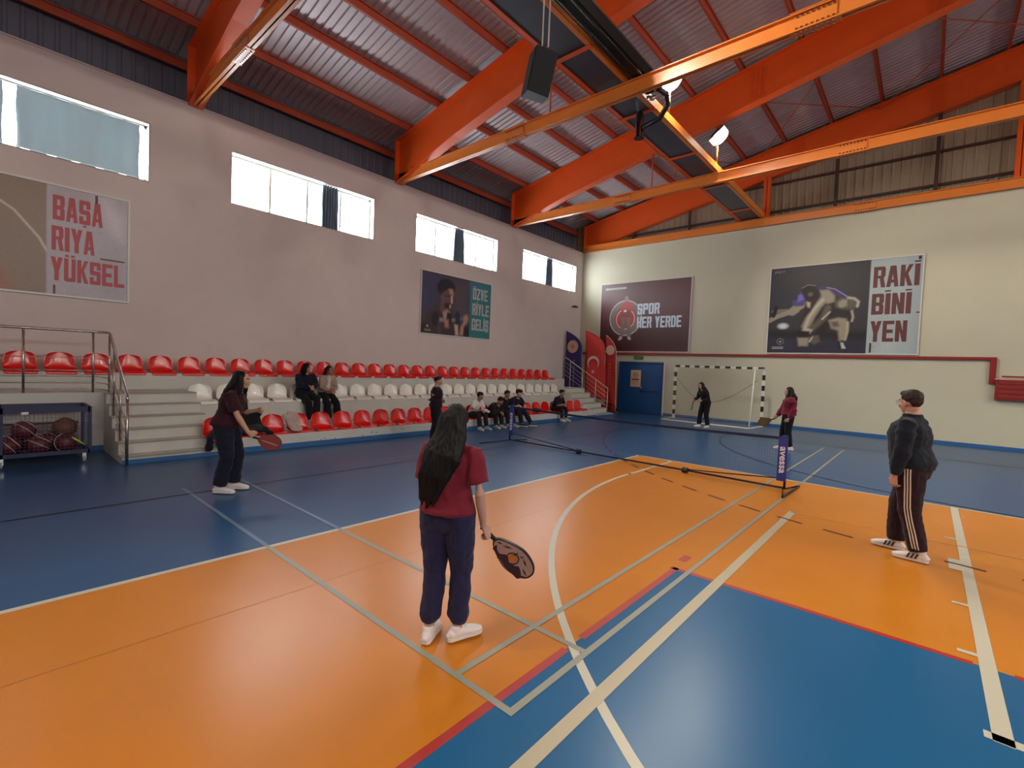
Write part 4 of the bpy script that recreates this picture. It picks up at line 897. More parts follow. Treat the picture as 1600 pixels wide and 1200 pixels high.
def ball(c, r, label, rot, mm=ball_m, band=ball_w, name='basketball'):
    m = MB(); nu, nv = 28, 18; k0 = 0; Rm = Matrix.Rotation(rot[0], 3, 'X') @ Matrix.Rotation(rot[1], 3, 'Y') @ Matrix.Rotation(rot[2], 3, 'Z')
    m.ell((0, 0, 0), (r, r, r), 0, nu, nv, Rm)
    root = m.build(name, mm, None, smooth=True); root.location = c
    s_ = MB()
    for ph in (0,): s_.tube([Rm @ V((r*1.001*cos(q*pi/16)*cos(ph), r*1.001*cos(q*pi/16)*sin(ph), r*1.001*sin(q*pi/16))) for q in range(32)], .006, 4, closed=True)
    s_.tube([Rm @ V((r*cos(q*pi/16)*.75, r*.66, r*sin(q*pi/16)*.75)) for q in range(32)], .0075, 4, closed=True)
    s_.build('seam_bands', band, root, rel=False); tag(root, label, 'ball', 'dark red balls in the cart')
zb = z0+.014
for c, r, l, ro in (((-10.52, .34, zb+.148), .147, 'dark red ball with white stripe lying frontmost left in the cart', (0.4, 1.1, .3)), ((-10.62, .03, zb+.148), .147, 'dark red ball in the cart at the very left edge', (1, .4, .9)),
    ((-10.80, .44, zb+.148), .147, 'dark red ball in the back of the cart behind the left one', (0, .8, .2)), ((-10.5, .68, zb+.148), .147, 'dark red ball with pale seam in the middle front of the cart', (.2, 1.4, .8)),
    ((-10.53, 1.0, zb+.148), .147, 'dark red ball with white patch right of the middle in the cart', (1.2, .3, 1.8)), ((-10.66, .53, zb+.37), .147, 'dark red ball resting on top of the others in the cart', (.5, .9, .4)),
    ((-10.9, .86, zb+.148), .147, 'dark red ball at the back right of the cart', (.5, .1, .6))): ball(c, r, l, ro)
ball((-10.66, 1.0, zb+.38), .155, 'worn brown leather ball on top at the right end of the cart', (.3, .6, .9), mat('ball_brown', (96, 56, 28), .6, var=.1), mat('ball_brown_seam', (84, 46, 26), .6), 'medicine_ball')
m = MB(); m.tube([(-10.36, 1.06, .42), (-10.40, 1.22, .28)], .014, 8); o = centre(m.build('yellow_baton', mat('neon_yellow', (214, 218, 40), .5), smooth=True)); tag(o, 'short neon yellow baton leaning in the right end of the cart', 'baton')
m = MB(); m.box((-10.95, .1, .58), (-10.9, 1.2, .62)); o = centre(m.build('wooden_stick', mat('stick_brown', (88, 36, 28), .6))); tag(o, 'dark reddish stick lying across the inside of the ball cart', 'stick')
# ================================================================== PEOPLE
from mathutils.bvhtree import BVHTree
def remesh(mb, name, m, vox, smooth=2, fold=0, fsc=(9, 9, 5), seed=0, parent=None, strand=0):
    me = bpy.data.meshes.new('t'); me.from_pydata(mb.v, [], mb.f); ob = bpy.data.objects.new('t', me); COL.objects.link(ob)
    bm = bmesh.new(); bm.from_mesh(me); bmesh.ops.recalc_face_normals(bm, faces=bm.faces); bm.to_mesh(me); bm.free()
    r = ob.modifiers.new('r', 'REMESH'); r.mode = 'VOXEL'; r.voxel_size = vox
    q = ob.modifiers.new('s', 'SMOOTH'); q.factor = .5; q.iterations = smooth
    dg = bpy.context.evaluated_depsgraph_get(); dg.update(); out = bpy.data.meshes.new_from_object(ob.evaluated_get(dg)); bpy.data.objects.remove(ob)
    out.name = name; out.materials.clear(); out.materials.append(m)
    if fold or strand:
        n = len(out.vertices); co = np.empty(n*3, 'f'); no = np.empty(n*3, 'f'); out.vertices.foreach_get('co', co); out.vertices.foreach_get('normal', no)
        co = co.reshape(-1, 3); no = no.reshape(-1, 3); d = np.zeros(n)
        for i in range(n):
            x, y, z = co[i]
            if fold: d[i] = fold*(noise.noise(V((x*fsc[0]+seed, y*fsc[1], z*fsc[2]+seed)))+.5*noise.noise(V((x*fsc[0]*2.3, y*fsc[1]*2.3+seed, z*fsc[2]*2.6))))
            if strand: d[i] += strand*(noise.noise(V((x*75+seed, y*75, z*5)))+.7*noise.noise(V((x*28+seed, y*28, z*2.5))))
        co += no*d[:, None].astype('f'); out.vertices.foreach_set('co', co.ravel())
    out.polygons.foreach_set('use_smooth', [True]*len(out.polygons)); out.update()
    o = bpy.data.objects.new(name, out); COL.objects.link(o)
    if parent is not None: o.parent = parent
    return o
def loft(mb, rings, caps=('r', 'r'), n=18):
    """rings: (centre, side vector, a, b); rounded or flat ends"""
    C_ = [V(r[0]) for r in rings]; out = []
    def frame(i):
        t = (C_[min(i+1, len(C_)-1)]-C_[max(i-1, 0)]).normalized(); s_ = V(rings[i][1]); s_ = (s_-t*s_.dot(t)).normalized(); return t, s_, t.cross(s_)
    seq = []
    for i, r in enumerate(rings):
        t, sv, w_ = frame(i)
        if i == 0 and caps[0] == 'r':
            for k in (80, 55, 28): q = radians(k); seq.append((C_[0]-t*min(r[2], r[3])*sin(q)*.9, sv, w_, r[2]*cos(q), r[3]*cos(q)))
        seq.append((C_[i], sv, w_, r[2], r[3]))
        if i == len(rings)-1 and caps[1] == 'r':
            for k in (28, 55, 80): q = radians(k); seq.append((C_[i]+t*min(r[2], r[3])*sin(q)*.9, sv, w_, r[2]*cos(q), r[3]*cos(q)))
    k0 = len(mb.v)
    for c, sv, w_, a, b in seq:
        for j in range(n): q = 2*pi*j/n; mb.v.append(tuple(c+sv*a*cos(q)+w_*b*sin(q)))
    for i in range(len(seq)-1):
        for j in range(n): mb.f.append((k0+i*n+j, k0+i*n+(j+1) % n, k0+(i+1)*n+(j+1) % n, k0+(i+1)*n+j)); mb.m.append(0)
    mb.f.append(tuple(k0+j for j in range(n))[::-1]); mb.f.append(tuple(k0+(len(seq)-1)*n+j for j in range(n))); mb.m += [0, 0]
def ik(a, c, l1, l2, hint):
    a, c, hint = V(a), V(c), V(hint); d = c-a; L_ = d.length
    if L_ > (l1+l2)*.995: c = a+d*((l1+l2)*.995/L_); d = c-a; L_ = d.length
    x = (l1*l1-l2*l2+L_*L_)/(2*L_); h = sqrt(max(0, l1*l1-x*x)); u = d.normalized(); hh = hint-u*hint.dot(u)
    return a+u*x+hh.normalized()*h, c
def hand(mb, w, dirv, pn, side, curl, s, spread=0):
    """w wrist, dirv along the hand, pn palm normal (towards palm side), side +1: thumb on +side"""
    d = V(dirv).normalized(); pn = V(pn); pn = (pn-d*pn.dot(d)).normalized(); sv = d.cross(pn)*side
    w = V(w); K = w+d*.085*s
    loft(mb, [(w-d*.02*s, sv, .026*s, .019*s), (w+d*.012*s, sv, .029*s, .018*s), (w+d*.05*s, sv, .039*s, .016*s), (K, sv, .041*s, .013*s)], n=14)
    for i, (off, ln) in enumerate(((.031, .068), (.0105, .078), (-.0105, .073), (-.031, .056))):
        p = K+sv*off*s-d*(.006 if i in (0, 3) else 0)*s-d*.012*s; dd = (d+sv*off*3).normalized(); pts = [p]; ang = 0; cu = curl*(1+.08*i)
        for j, f in enumerate((.45, .32, .25)):
            ang += radians(cu*(.75, 1.0, .8)[j]); v_ = (dd*cos(ang)+pn*sin(ang)); p = p+v_*ln*s*f*1.12; pts.append(p)
        loft(mb, [(q, sv, r*s, r*s) for q, r in zip(pts, (.0092, .0086, .0078, .0066))], n=8)
    t0 = w+d*.025*s+sv*.026*s; t1 = t0+(sv*.7+d*.75+pn*.25).normalized()*.034*s; t2 = t1+(d*.9+sv*.15+pn*.35*(1+curl/60)).normalized()*.030*s; t3 = t2+(d*.9-sv*.15+pn*.4*(1+curl/60)).normalized()*.022*s
    loft(mb, [(t0, pn, .013*s, .013*s), (t1, pn, .0105*s, .0105*s), (t2, pn, .0095*s, .0095*s), (t3, pn, .0075*s, .0075*s)], n=8)
    return K, sv, pn
SK = {}
def skin(rgb): return mat('skin_%d' % rgb[0], rgb, .5, spec=.4, var=.04, vscale=12, bump=.1, bscale=120)
hair_m = mat('hair_black', (13, 9, 10), .5, spec=.22, var=.3, vscale=60, stretch=(1, 1, .08), bump=.35, bscale=160)
hair_b = mat('hair_dark_brown', (30, 21, 19), .6, spec=.2, var=.25, vscale=60, bump=.6, bscale=200)
def cloth(name, rgb, rough=.85): return mat(name, rgb, rough, spec=.25, var=.06, vscale=6, bump=.25, bscale=260, sheen=.08)
def person(label, base, a, s, pose, look, group=None, near=False):
    g = pose.get; rt_ = radians; vox = .0055 if near else .0085; bk = look.get('bulk', 1.0); fem = look.get('fem', False)
    P = V(g('P')); N = V(g('N')); Hc = V(g('H')); py = rt_(g('py', 0)); sy = rt_(g('sy', 0)); hy = rt_(g('hy', 0)); hp = rt_(g('hp', 0)); hr = rt_(g('hr', 0))
    prt = V((cos(py), -sin(py), 0)); srt = V((cos(sy), -sin(sy), g('tilt', 0))).normalized()
    up = (N-P).normalized(); M_ = (P+N)/2+V(g('bend', (0, 0, 0)))
    def sp(t): return P*(1-t)**2+M_*2*t*(1-t)+N*t*t
    sw = (.158 if fem else .178)*s*(1+(bk-1)*.5); hw = .088*s
    tor = [(-.12, .125, .095), (.0, .160 if fem else .152, .112), (.2, .142 if fem else .148, .10), (.36, .130 if fem else .146, .098), (.6, .150 if fem else .160, .112), (.78, .158 if fem else .172, .108), (.9, .118, .08), (1.0, .06, .056), (1.1, .05, .052)]
    def torso(mb, inf, t0=-.12, t1=1.1, caps=('r', 'r'), flare=0, bulkd=0):
        R_ = []; ts = [t0]+[t for t, _, _ in tor if t0 < t < t1]+[t1]
        for t in ts:
            a_ = np.interp(t, [q[0] for q in tor], [q[1] for q in tor]); b_ = np.interp(t, [q[0] for q in tor], [q[2] for q in tor])
            bf = 1+(bk-1)*min(1, max(.25, (1.0-t)/.45))
            a_ = a_*s*(1+(bf-1)*.75)+inf*(1 if t < .85 else .6)+flare*max(0, .35-t); b_ = b_*s*bf+inf*(1 if t < .85 else .6)+flare*max(0, .35-t)
            c = sp(max(t, -.0)) if t >= 0 else P+(P-sp(.2)).normalized()*(-t)*(N-P).length
            if t > 1: c = N+(Hc-N).normalized()*(t-1)*.5*s
            if bk > 1.1: c = c+V((0, .03*sin(pi*min(1, max(0, t*1.1))), 0))*(bk-1)*3*s
            R_.append((c, prt.lerp(srt, min(1, max(0, t))), a_, b_))
        loft(mb, R_, caps, 24)
    SC = sp(.84); Sh = {k: SC+srt*d*sw-(srt.cross(V((0, 0, 1))))*0+up*.01*s for k, d in (('L', -1), ('R', 1))}
    Hp = {k: P+prt*d*hw-up*.03*s for k, d in (('L', -1), ('R', 1))}
    El, Wr, Kn, An = {}, {}, {}, {}
    for k, d in (('L', -1), ('R', 1)):
        El[k], Wr[k] = ik(Sh[k], g('w'+k), .275*s, .245*s, g('e'+k, (d*.3, -1, -.2)))
        Kn[k], An[k] = ik(Hp[k], g('a'+k), .415*s, .40*s, g('k'+k, (0, 1, .15)))
    b = MB(); torso(b, 0)
    # neck and head
    Hm = Matrix.Rotation(-hy, 3, 'Z') @ Matrix.Rotation(hr, 3, 'Y') @ Matrix.Rotation(-hp, 3, 'X')
    loft(b, [(N-V((0, 0, .03*s)), srt, .058*s, .056*s), (N.lerp(Hc, .35), srt, .05*s, .052*s), (Hc+Hm @ V((0, -.02, -.06))*s, srt, .05*s, .055*s)], n=16)
    hs = s*1.0
    def hp_(x, y, z): return Hc+Hm @ V((x*hs, y*hs, z*hs))
    def he(x, y, z, rx, ry, rz): b.ell(hp_(x, y, z), (rx*hs, ry*hs, rz*hs), 0, 20, 14, Hm)
    he(0, -.012, .022, .074, .090, .088); he(0, .022, -.03, .060, .066, .078); he(0, .048, -.082, .032, .032, .026); he(0, .02, -.065, .052, .05, .04)
    loft(b, [(hp_(0, .080, .012), prt, .007*hs, .007*hs), (hp_(0, .098, -.018), prt, .010*hs, .009*hs), (hp_(0, .098, -.026), prt, .015*hs, .008*hs)], n=10)
    he(0, .074, .022, .05, .018, .010); he(0, .083, -.052, .023, .011, .006); he(0, .080, -.062, .020, .011, .006)
    for d in (-1, 1): he(d*.073, -.008, -.012, .009, .018, .031); he(d*.04, .062, -.028, .022, .022, .022)
    # arms, hands
    for k, d in (('L', -1), ('R', 1)):
        f = 1+(bk-1)*.5
        loft(b, [(Sh[k], up, .043*s*f, .045*s*f), (Sh[k].lerp(El[k], .5), up, .043*s*f, .043*s*f), (El[k], V((0, 1, 0)), .036*s*f, .036*s*f), (El[k].lerp(Wr[k], .3), V((0, 1, .1)), .038*s*f, .036*s*f), (Wr[k], V((0, 1, .1)), .024*s, .021*s)], n=16)
        fd = (Wr[k]-El[k]).normalized(); hd = V(g('h'+k, fd)); pn = V(g('p'+k, (-d, .15, 0)))
        hand(b, Wr[k], hd, pn, g('ts'+k, 1 if (hd.cross(pn)).dot(V(g('td'+k, (0, 1, .2)))) > 0 else -1), g('c'+k, 28), s)
        loft(b, [(Hp[k], V((1, 0, 0)), .086*s*f, .088*s*f), (Hp[k].lerp(Kn[k], .5), V((1, 0, 0)), .070*s*f, .074*s*f), (Kn[k], V((1, 0, 0)), .052*s*f, .055*s*f), (Kn[k].lerp(An[k], .3), V((1, 0, 0)), .050*s*f, .054*s*f), (An[k], V((1, 0, 0)), .034*s, .036*s)], n=16)
        fy = rt_(g('f'+k, 0)); fv = V((sin(fy), cos(fy), 0)); loft(b, [(An[k]-V((0, 0, .03*s))-fv*.03*s, V((fv.y, -fv.x, 0)), .03*s, .03*s), (An[k]-V((0, 0, .045*s))+fv*.06*s, V((fv.y, -fv.x, 0)), .035*s, .025*s), (An[k]-V((0, 0, .055*s))+fv*.13*s, V((fv.y, -fv.x, 0)), .03*s, .015*s)], n=12)
    root = remesh(b, 'person', skin(look.get('skin', (176, 132, 112))), vox, 2)
    root.location = base; root.rotation_euler = (0, 0, -rt_(a)); tag(root, label, 'person', group)
    # eyes, brows, lips
    for d in (-1, 1):
        m = MB(); m.ell(hp_(d*.030, .070, .002), (.011*hs, .011*hs, .008*hs), 0, 10, 8); e = m.build('eye', mat('eye_white', (214, 206, 200), .3), root, smooth=True, rel=False)
        m = MB(); m.ell(hp_(d*.031, .0775, .002), (.005*hs, .0045*hs, .0055*hs), 0, 8, 6); m.build('iris', mat('iris_dark', (34, 22, 18), .2), e, smooth=True, rel=False)
        m = MB(); m.tube([hp_(d*.014, .085, .024), hp_(d*.032, .082, .030), hp_(d*.050, .066, .024)], .0035*hs, 6); m.build('eyebrow', hair_b, root, smooth=True, rel=False)
    m = MB(); m.tube([hp_(-.020, .088, -.056), hp_(0, .096, -.055), hp_(.020, .088, -.056)], .0045*hs, 6); m.build('lips', mat('lips_rose', (150, 88, 80), .5), root, smooth=True, rel=False)
    # trousers
    tr = look['trousers']; m = MB(); inf = tr.get('inf', .016)*s; f = 1+(bk-1)*.5; tz = tr.get('top', .22)
    torso(m, inf*.9, -.13, tz, ('r', 'f'))
    for k in 'LR':
        e_ = An[k].lerp(Kn[k], tr.get('cut', .06)); hem = tr.get('hem', .062)*s
        loft(m, [(Hp[k]+V((0, 0, .02*s)), V((1, 0, 0)), .090*s*f+inf, .094*s*f+inf), (Hp[k].lerp(Kn[k], .5), V((1, 0, 0)), .074*s*f+inf, .078*s*f+inf), (Kn[k], V((1, 0, 0)), .056*s*f+inf, .060*s*f+inf),
                 (Kn[k].lerp(An[k], .45), V((1, 0, 0)), max(.052*s*f+inf, hem), max(.056*s*f+inf, hem)), (Kn[k].lerp(e_, .88), V((1, 0, 0)), hem*1.06, hem*1.08), (e_, V((1, 0, 0)), hem*(.72 if tr.get('cuff') else 1), hem*(.74 if tr.get('cuff') else 1))], ('r', 'f'), 20)
    tro = remesh(m, 'trousers', tr['m'], vox, 4, .009*s*tr.get('fold', 1), (11, 11, 8), 3.1, root)
    if tr.get('stripes'):
        dg = bpy.context.evaluated_depsgraph_get(); me = tro.data; bvh = BVHTree.FromPolygons([v.co for v in me.vertices], [tuple(p_.vertices) for p_ in me.polygons])
        k = tr.get('side', 'L'); d = -1 if k == 'L' else 1; path = [P+prt*d*.1+V((0, 0, .06))]+[Hp[k].lerp(Kn[k], t) for t in (.1, .3, .5, .7, .9)]+[Kn[k].lerp(An[k], t) for t in (.1, .3, .5, .7, .88)]
        for q in (-1, 0, 1):
            rib = []
            fine = [path[i].lerp(path[i+1], t/5) for i in range(len(path)-1) for t in range(5)]+[path[-1]]
            for c in fine:
                for e in (-.006, .006):
                    o_ = c+V((d*.4, (q*.024+e), 0)); h_ = bvh.ray_cast(o_, V((-d, 0, 0)))
                    rib.append(tuple((h_[0] if h_[0] else c+V((d*.1, q*.024+e, 0)))+V((d*.003, 0, 0))))
            mm = MB(); mm.add(rib, [(2*i, 2*i+1, 2*i+3, 2*i+2) for i in range(len(fine)-1)]); st_ = mm.build('side_stripe', mat('stripe_cream', (206, 186, 168), .8), root, rel=False)
            md = st_.modifiers.new('t', 'SOLIDIFY'); md.thickness = .003
    # top
    tp_ = look['top']; m = MB(); inf = tp_.get('inf', .02)*s; torso(m, inf, tp_.get('hem', -.02), .99, ('f', 'f'), tp_.get('flare', .04)*s)
    long = tp_.get('long'); 
    for k, d in (('L', -1), ('R', 1)):
        r1 = .056*s*f+inf*.7
        r0 = min(r1, .066*s+inf*.3); R_ = [(Sh[k]-srt*d*.045*s-up*.012*s, up, r0, r0), (Sh[k]+srt*d*.002*s-up*.006*s, up, r0*1.02, r0*1.02), (Sh[k].lerp(El[k], .3), up, r1, r1)]
        if long: R_ += [(El[k], V((0, 1, 0)), .046*s*f+inf*.6, .046*s*f+inf*.6), (El[k].lerp(Wr[k], .5), V((0, 1, 0)), .042*s+inf*.6, .042*s+inf*.6), (El[k].lerp(Wr[k], .94), V((0, 1, 0)), .034*s+inf*.4, .034*s+inf*.4)]
        else: R_ += [(Sh[k].lerp(El[k], tp_.get('sl', .68)), up, r1*1.04, r1*1.0)]
        loft(m, R_, ('r', 'f'), 18)
    if tp_.get('hood'): m.ell(N-V((0, .08*s, -.01)), (.11*s, .06*s, .09*s))
    if tp_.get('collar'): m.tube([N+V((.07*s*cos(q*pi/8), .065*s*sin(q*pi/8), .01)) for q in range(16)], .014*s, 8, closed=True)
    topo = remesh(m, tp_.get('name', 'shirt'), tp_['m'], vox, 7, .010*s*tp_.get('fold', 1), (10, 10, 7), 7.7, root)
    if look.get('inner'):   # lighter shirt showing between open cardigan fronts
        m = MB(); dl = V((0, 1, 0)); loft(m, [(sp(t)+V((0, .045*s+inf*.9, 0)), prt, a_*s, .075*s) for t, a_ in ((.12, .085), (.4, .08), (.7, .075), (.9, .05))], ('f', 'r'), 16); remesh(m, 'inner_shirt', look['inner'], vox, 2, .004, parent=root)
    # shoes
    for k in 'LR':
        fy = rt_(g('f'+k, 0)); fv = V((sin(fy), cos(fy), 0)); sv = V((fv.y, -fv.x, 0)); A_ = An[k]; z = A_.z-.075*s; tilt = g('t'+k, 0); F0 = V((A_.x, A_.y, z))
        def fp(y, h): return F0+fv*y*s+V((0, 0, (h+tilt*(y+.06))*s))
        m = MB(); loft(m, [(fp(-.068, .035), sv, .022*s, .022*s), (fp(-.055, .042), sv, .034*s, .036*s), (fp(0, .046), sv, .037*s, .040*s), (fp(.06, .042), sv, .040*s, .036*s), (fp(.12, .034), sv, .045*s, .028*s), (fp(.165, .028), sv, .040*s, .020*s), (fp(.19, .024), sv, .022*s, .013*s)], ('r', 'r'), 16)
        loft(m, [(fp(-.018, .05), sv, .036*s, .046*s), (fp(-.012, .085), sv, .038*s, .046*s), (fp(-.012, .10), sv, .036*s, .042*s)], ('r', 'f'), 16)
        sh_ = remesh(m, 'shoe', look['shoe'], .005 if near else .007, 2, parent=root)
        m = MB(); o_ = [(-.078, .018), (-.06, .034), (0, .037), (.06, .040), (.12, .047), (.165, .043), (.195, .024), (.2, .0)]
        pl = [fp(y, 0)+sv*x*s for y, x in o_]+[fp(y, 0)-sv*x*s for y, x in o_[::-1]]; m.prism(pl, (0, 0, .024*s)); m.build('sole', look.get('sole', mat('sole_white', (214, 208, 204), .6)), sh_, rel=False)
        if look.get('shoe_bars'):
            for q in (0, 1, 2):
                for d in (-1, 1):
                    m = MB(); c = fp(.005+q*.03, .050); p_ = [c+sv*d*(.0415+.002*q+(.004 if h_ < 0 else -.004))*s+fv*e+V((0, 0, h_)) for e, h_ in ((-.012, .024), (.004, .024), (.024, -.026), (.008, -.026))]; m.prism(p_, sv*d*.004); m.build('shoe_bar', black_m, sh_, rel=False)
        if look.get('laces', True):
            m = MB()
            for q in range(3): c = fp(.035+q*.022, .082-q*.006); m.tube([c-sv*.018*s, c+V((0, 0, .004)), c+sv*.018*s], .003, 5)
            m.build('laces', mat('lace', (226, 224, 222), .7), sh_, rel=False)
    # hair
    hm = look.get('hair', hair_m); m = MB(); hl = look.get('hairlen')
    if hl:
        m.ell(hp_(0, -.030, .030), (.088*hs, .094*hs, .100*hs), 0, 22, 16, Hm)
        back = -(Hm @ V((0, 1, 0))); hrt = Hm @ V((1, 0, 0)); pts = look['hairpath'] if 'hairpath' in look else None
        if pts: c = [V(q) for q in pts]
        else:
            bdir = V((0, -1, 0)); c = [hp_(0, -.055, .03), hp_(0, -.075, -.06)]+[sp(1-q)+V((0, -.115*s, 0)) for q in (.05, hl*.5, hl)]
        wd = look.get('hairw', (.085, .095, .115, .11, .07)); th = look.get('hairt', (.072, .064, .052, .042, .022))
        loft(m, [(q, hrt.lerp(srt, i/4), w_*s, t_*s) for i, (q, w_, t_) in enumerate(zip(c, wd, th))], ('r', 'r'), 24)
        for d in (-1, 1):
            if look.get('sidelocks', True): loft(m, [(hp_(d*.062, -.012, .05), V((0, 1, 0)), .05*hs, .03*hs), (hp_(d*.074, -.005, -.04), V((0, 1, 0)), .058*hs, .022*hs), (hp_(d*.078, -.008, -.13), V((0, 1, 0)), .058*hs, .026*hs), (sp(.86)+srt*d*.095*s+V((0, .02*s, 0)), V((0, 1, 0)), .05*s, .02*s)], ('r', 'r'), 14)
        rl_ = random.Random(3); e_d = (c[4]-c[3])
        for q in range(11):
            u_ = -1+2*q/10; w3, w4 = wd[3]*s*.86*u_, wd[4]*s*1.25*u_; ex = rl_.uniform(.1, .75); of = V((0, rl_.uniform(-.018, .01), 0))
            loft(m, [(c[2]+srt*wd[2]*s*.8*u_, srt, .022*s, .026*s), (c[3]+srt*w3+of*.5, srt, .02*s, .022*s), (c[4]+srt*w4+of, srt, .014*s, .014*s), (c[4]+srt*w4*.9+e_d*ex*.6+of, srt, .005*s, .005*s)], ('r', 'r'), 10)
        remesh(m, 'long_hair', hm, .0055 if near else .008, 4, .004, (16, 16, 4), 5, root, strand=.006)
    else:
        m.ell(hp_(0, -.022, .048), (.083*hs, .092*hs, .082*hs), 0, 20, 14, Hm); m.ell(hp_(0, -.050, .016), (.072*hs, .058*hs, .062*hs), 0, 18, 12, Hm)
        fr = look.get('fringe', 0)
        if fr: m.ell(hp_(0, .052, .068), (.07*hs, .045*hs, (.035+fr)*hs), 0, 16, 10, Hm); 
        else: m.ell(hp_(0, .035, .085), (.062*hs, .05*hs, .035*hs), 0, 16, 10, Hm)
        remesh(m, 'short_hair', hm, .0055 if near else .008, 2, .005, (30, 30, 30), 2, root, strand=.004)
    if look.get('glasses'):
        m = MB()
        for d in (-1, 1):
            m.tube([hp_(d*.033+.021*cos(q*pi/7), .100, .000+.017*sin(q*pi/7)) for q in range(14)], .0016*hs, 5, closed=True)
            m.tube([hp_(d*.055, .099, .004), hp_(d*.077, .06, .004), hp_(d*.080, -.005, .002)], .002*hs, 5)
        m.tube([hp_(-.012, .1, .004), hp_(.012, .1, .004)], .0018*hs, 5); m.build('glasses', mat('glasses_frame', (120, 124, 128), .3, metal=.6), root, smooth=True, rel=False)
    root['_'] = 0; del root['_']
    return root, dict(W=Wr, E=El, M=Matrix.Translation(V(base)) @ Matrix.Rotation(-rt_(a), 4, 'Z'), s=s)
def paddle(label, M, grip, axis, normal, L_=.46, wd=.20, face=(150, 40, 44), edge=(30, 26, 30), deco=None):
    """grip: hand centre (local to M), axis: from butt to blade tip, normal: blade face"""
    g_ = M @ V(grip); ax = (M.to_3x3() @ V(axis)).normalized(); nr = M.to_3x3() @ V(normal); nr = (nr-ax*nr.dot(ax)).normalized(); sd = ax.cross(nr)
    butt = g_-ax*.065; root = thing('paddle', label, 'paddle', g_-ax*.065, 0)
    m = MB(); m.tube([butt, butt+ax*.008, butt+ax*.012, butt+ax*.13], [.019, .019, .0155, .0145], 12, r2=None); m.build('grip_handle', mat('grip_black', (24, 20, 22), .8, bump=.4, bscale=300), root, smooth=True, angle=50)
    c0 = butt+ax*.12; bl = L_-.12; out = []; n = 40
    for i in range(n):
        t = 2*pi*i/n; y = bl*.5-bl*.5*cos(t); wv = sin(t); k = (abs(wv)**.85)*(1 if wv > 0 else -1); tap = .62+.38*min(1, y/bl*1.9)
        out.append((y, wd/2*k*tap))
    def ring_(pl, th0, th1, mi, mb): P_ = [c0+ax*y+sd*x+nr*th0 for y, x in pl]; mb.prism(P_, nr*(th1-th0), mi)
    m = MB(); ring_(out, -.010, .010, 0, m); m.build('edge_frame', mat('paddle_edge_%d' % edge[0], edge, .4), root)
    inn = [(bl*.5+(y-bl*.5)*.93, x*.92) for y, x in out]; m = MB(); ring_(inn, -.0115, .0115, 0, m); m.build('blade_face', mat('paddle_face_%d' % face[0], face, .35, var=.05, vscale=20), root)
    if deco: deco(root, c0, ax, sd, nr, bl, wd)
    return root
tee_mar = cloth('tee_maroon', (112, 26, 40)); tee_mar2 = cloth('tee_dark_maroon', (48, 14, 26)); navy = cloth('trousers_navy', (34, 34, 66)); navy2 = cloth('trousers_dark_navy', (18, 20, 38))
blk = cloth('cloth_black', (16, 16, 20)); blk2 = cloth('cloth_charcoal', (26, 26, 32)); dk_sweat = cloth('sweater_blue_black', (18, 26, 38)); mar_h = cloth('hoodie_maroon', (104, 20, 42)); wh_c = cloth('cloth_white', (206, 198, 200)); beige_c = cloth('cardigan_beige', (164, 142, 122)); plum = cloth('sweater_plum_black', (28, 14, 26)); nvy_polo = cloth('polo_navy', (16, 20, 38)); wine_t = cloth('trousers_wine_black', (36, 16, 26))
sh_w = mat('shoe_white', (222, 214, 212), .5); sh_g = mat('shoe_grey_white', (186, 184, 180), .5); sh_d = mat('shoe_dark', (28, 30, 40), .5)
# the girl in front
g1, d1 = person('person seen from behind in front, maroon T-shirt, navy track pants, long dark hair', (-2.33, 2.07, 0), -25, .965,
    dict(P=(0, 0, .898), N=(.0, .03, 1.335), H=(.015, .055, 1.465), hy=-6, hp=8, aL=(-.10, -.02, .085), aR=(.075, .05, .085), fL=-6, fR=38, kL=(0, 1, 0), kR=(.1, 1, 0),
         wR=(.235, .05, .80), eR=(.5, -1, 0), wL=(-.15, .20, .84), eL=(-.6, -1, 0), hR=(.10, .06, -.20), pR=(-.2, .1, -.2), cR=62, tdR=(0, 1, 0), cL=40),
    dict(fem=True, skin=(184, 142, 126), trousers=dict(m=navy, inf=.022, hem=.066, cuff=True, cut=.10, fold=1.3), top=dict(m=tee_mar, inf=.026, hem=-.05, sl=.74, flare=.05, fold=1.2, name='t_shirt'), shoe=sh_w, hairlen=.62,
         hairpath=[(.012, -.01, 1.50), (.015, -.04, 1.39), (-.01, -.10, 1.27), (-.055, -.125, 1.14), (-.085, -.125, .99)], hairw=(.096, .115, .135, .112, .045), sidelocks=False), near=True)
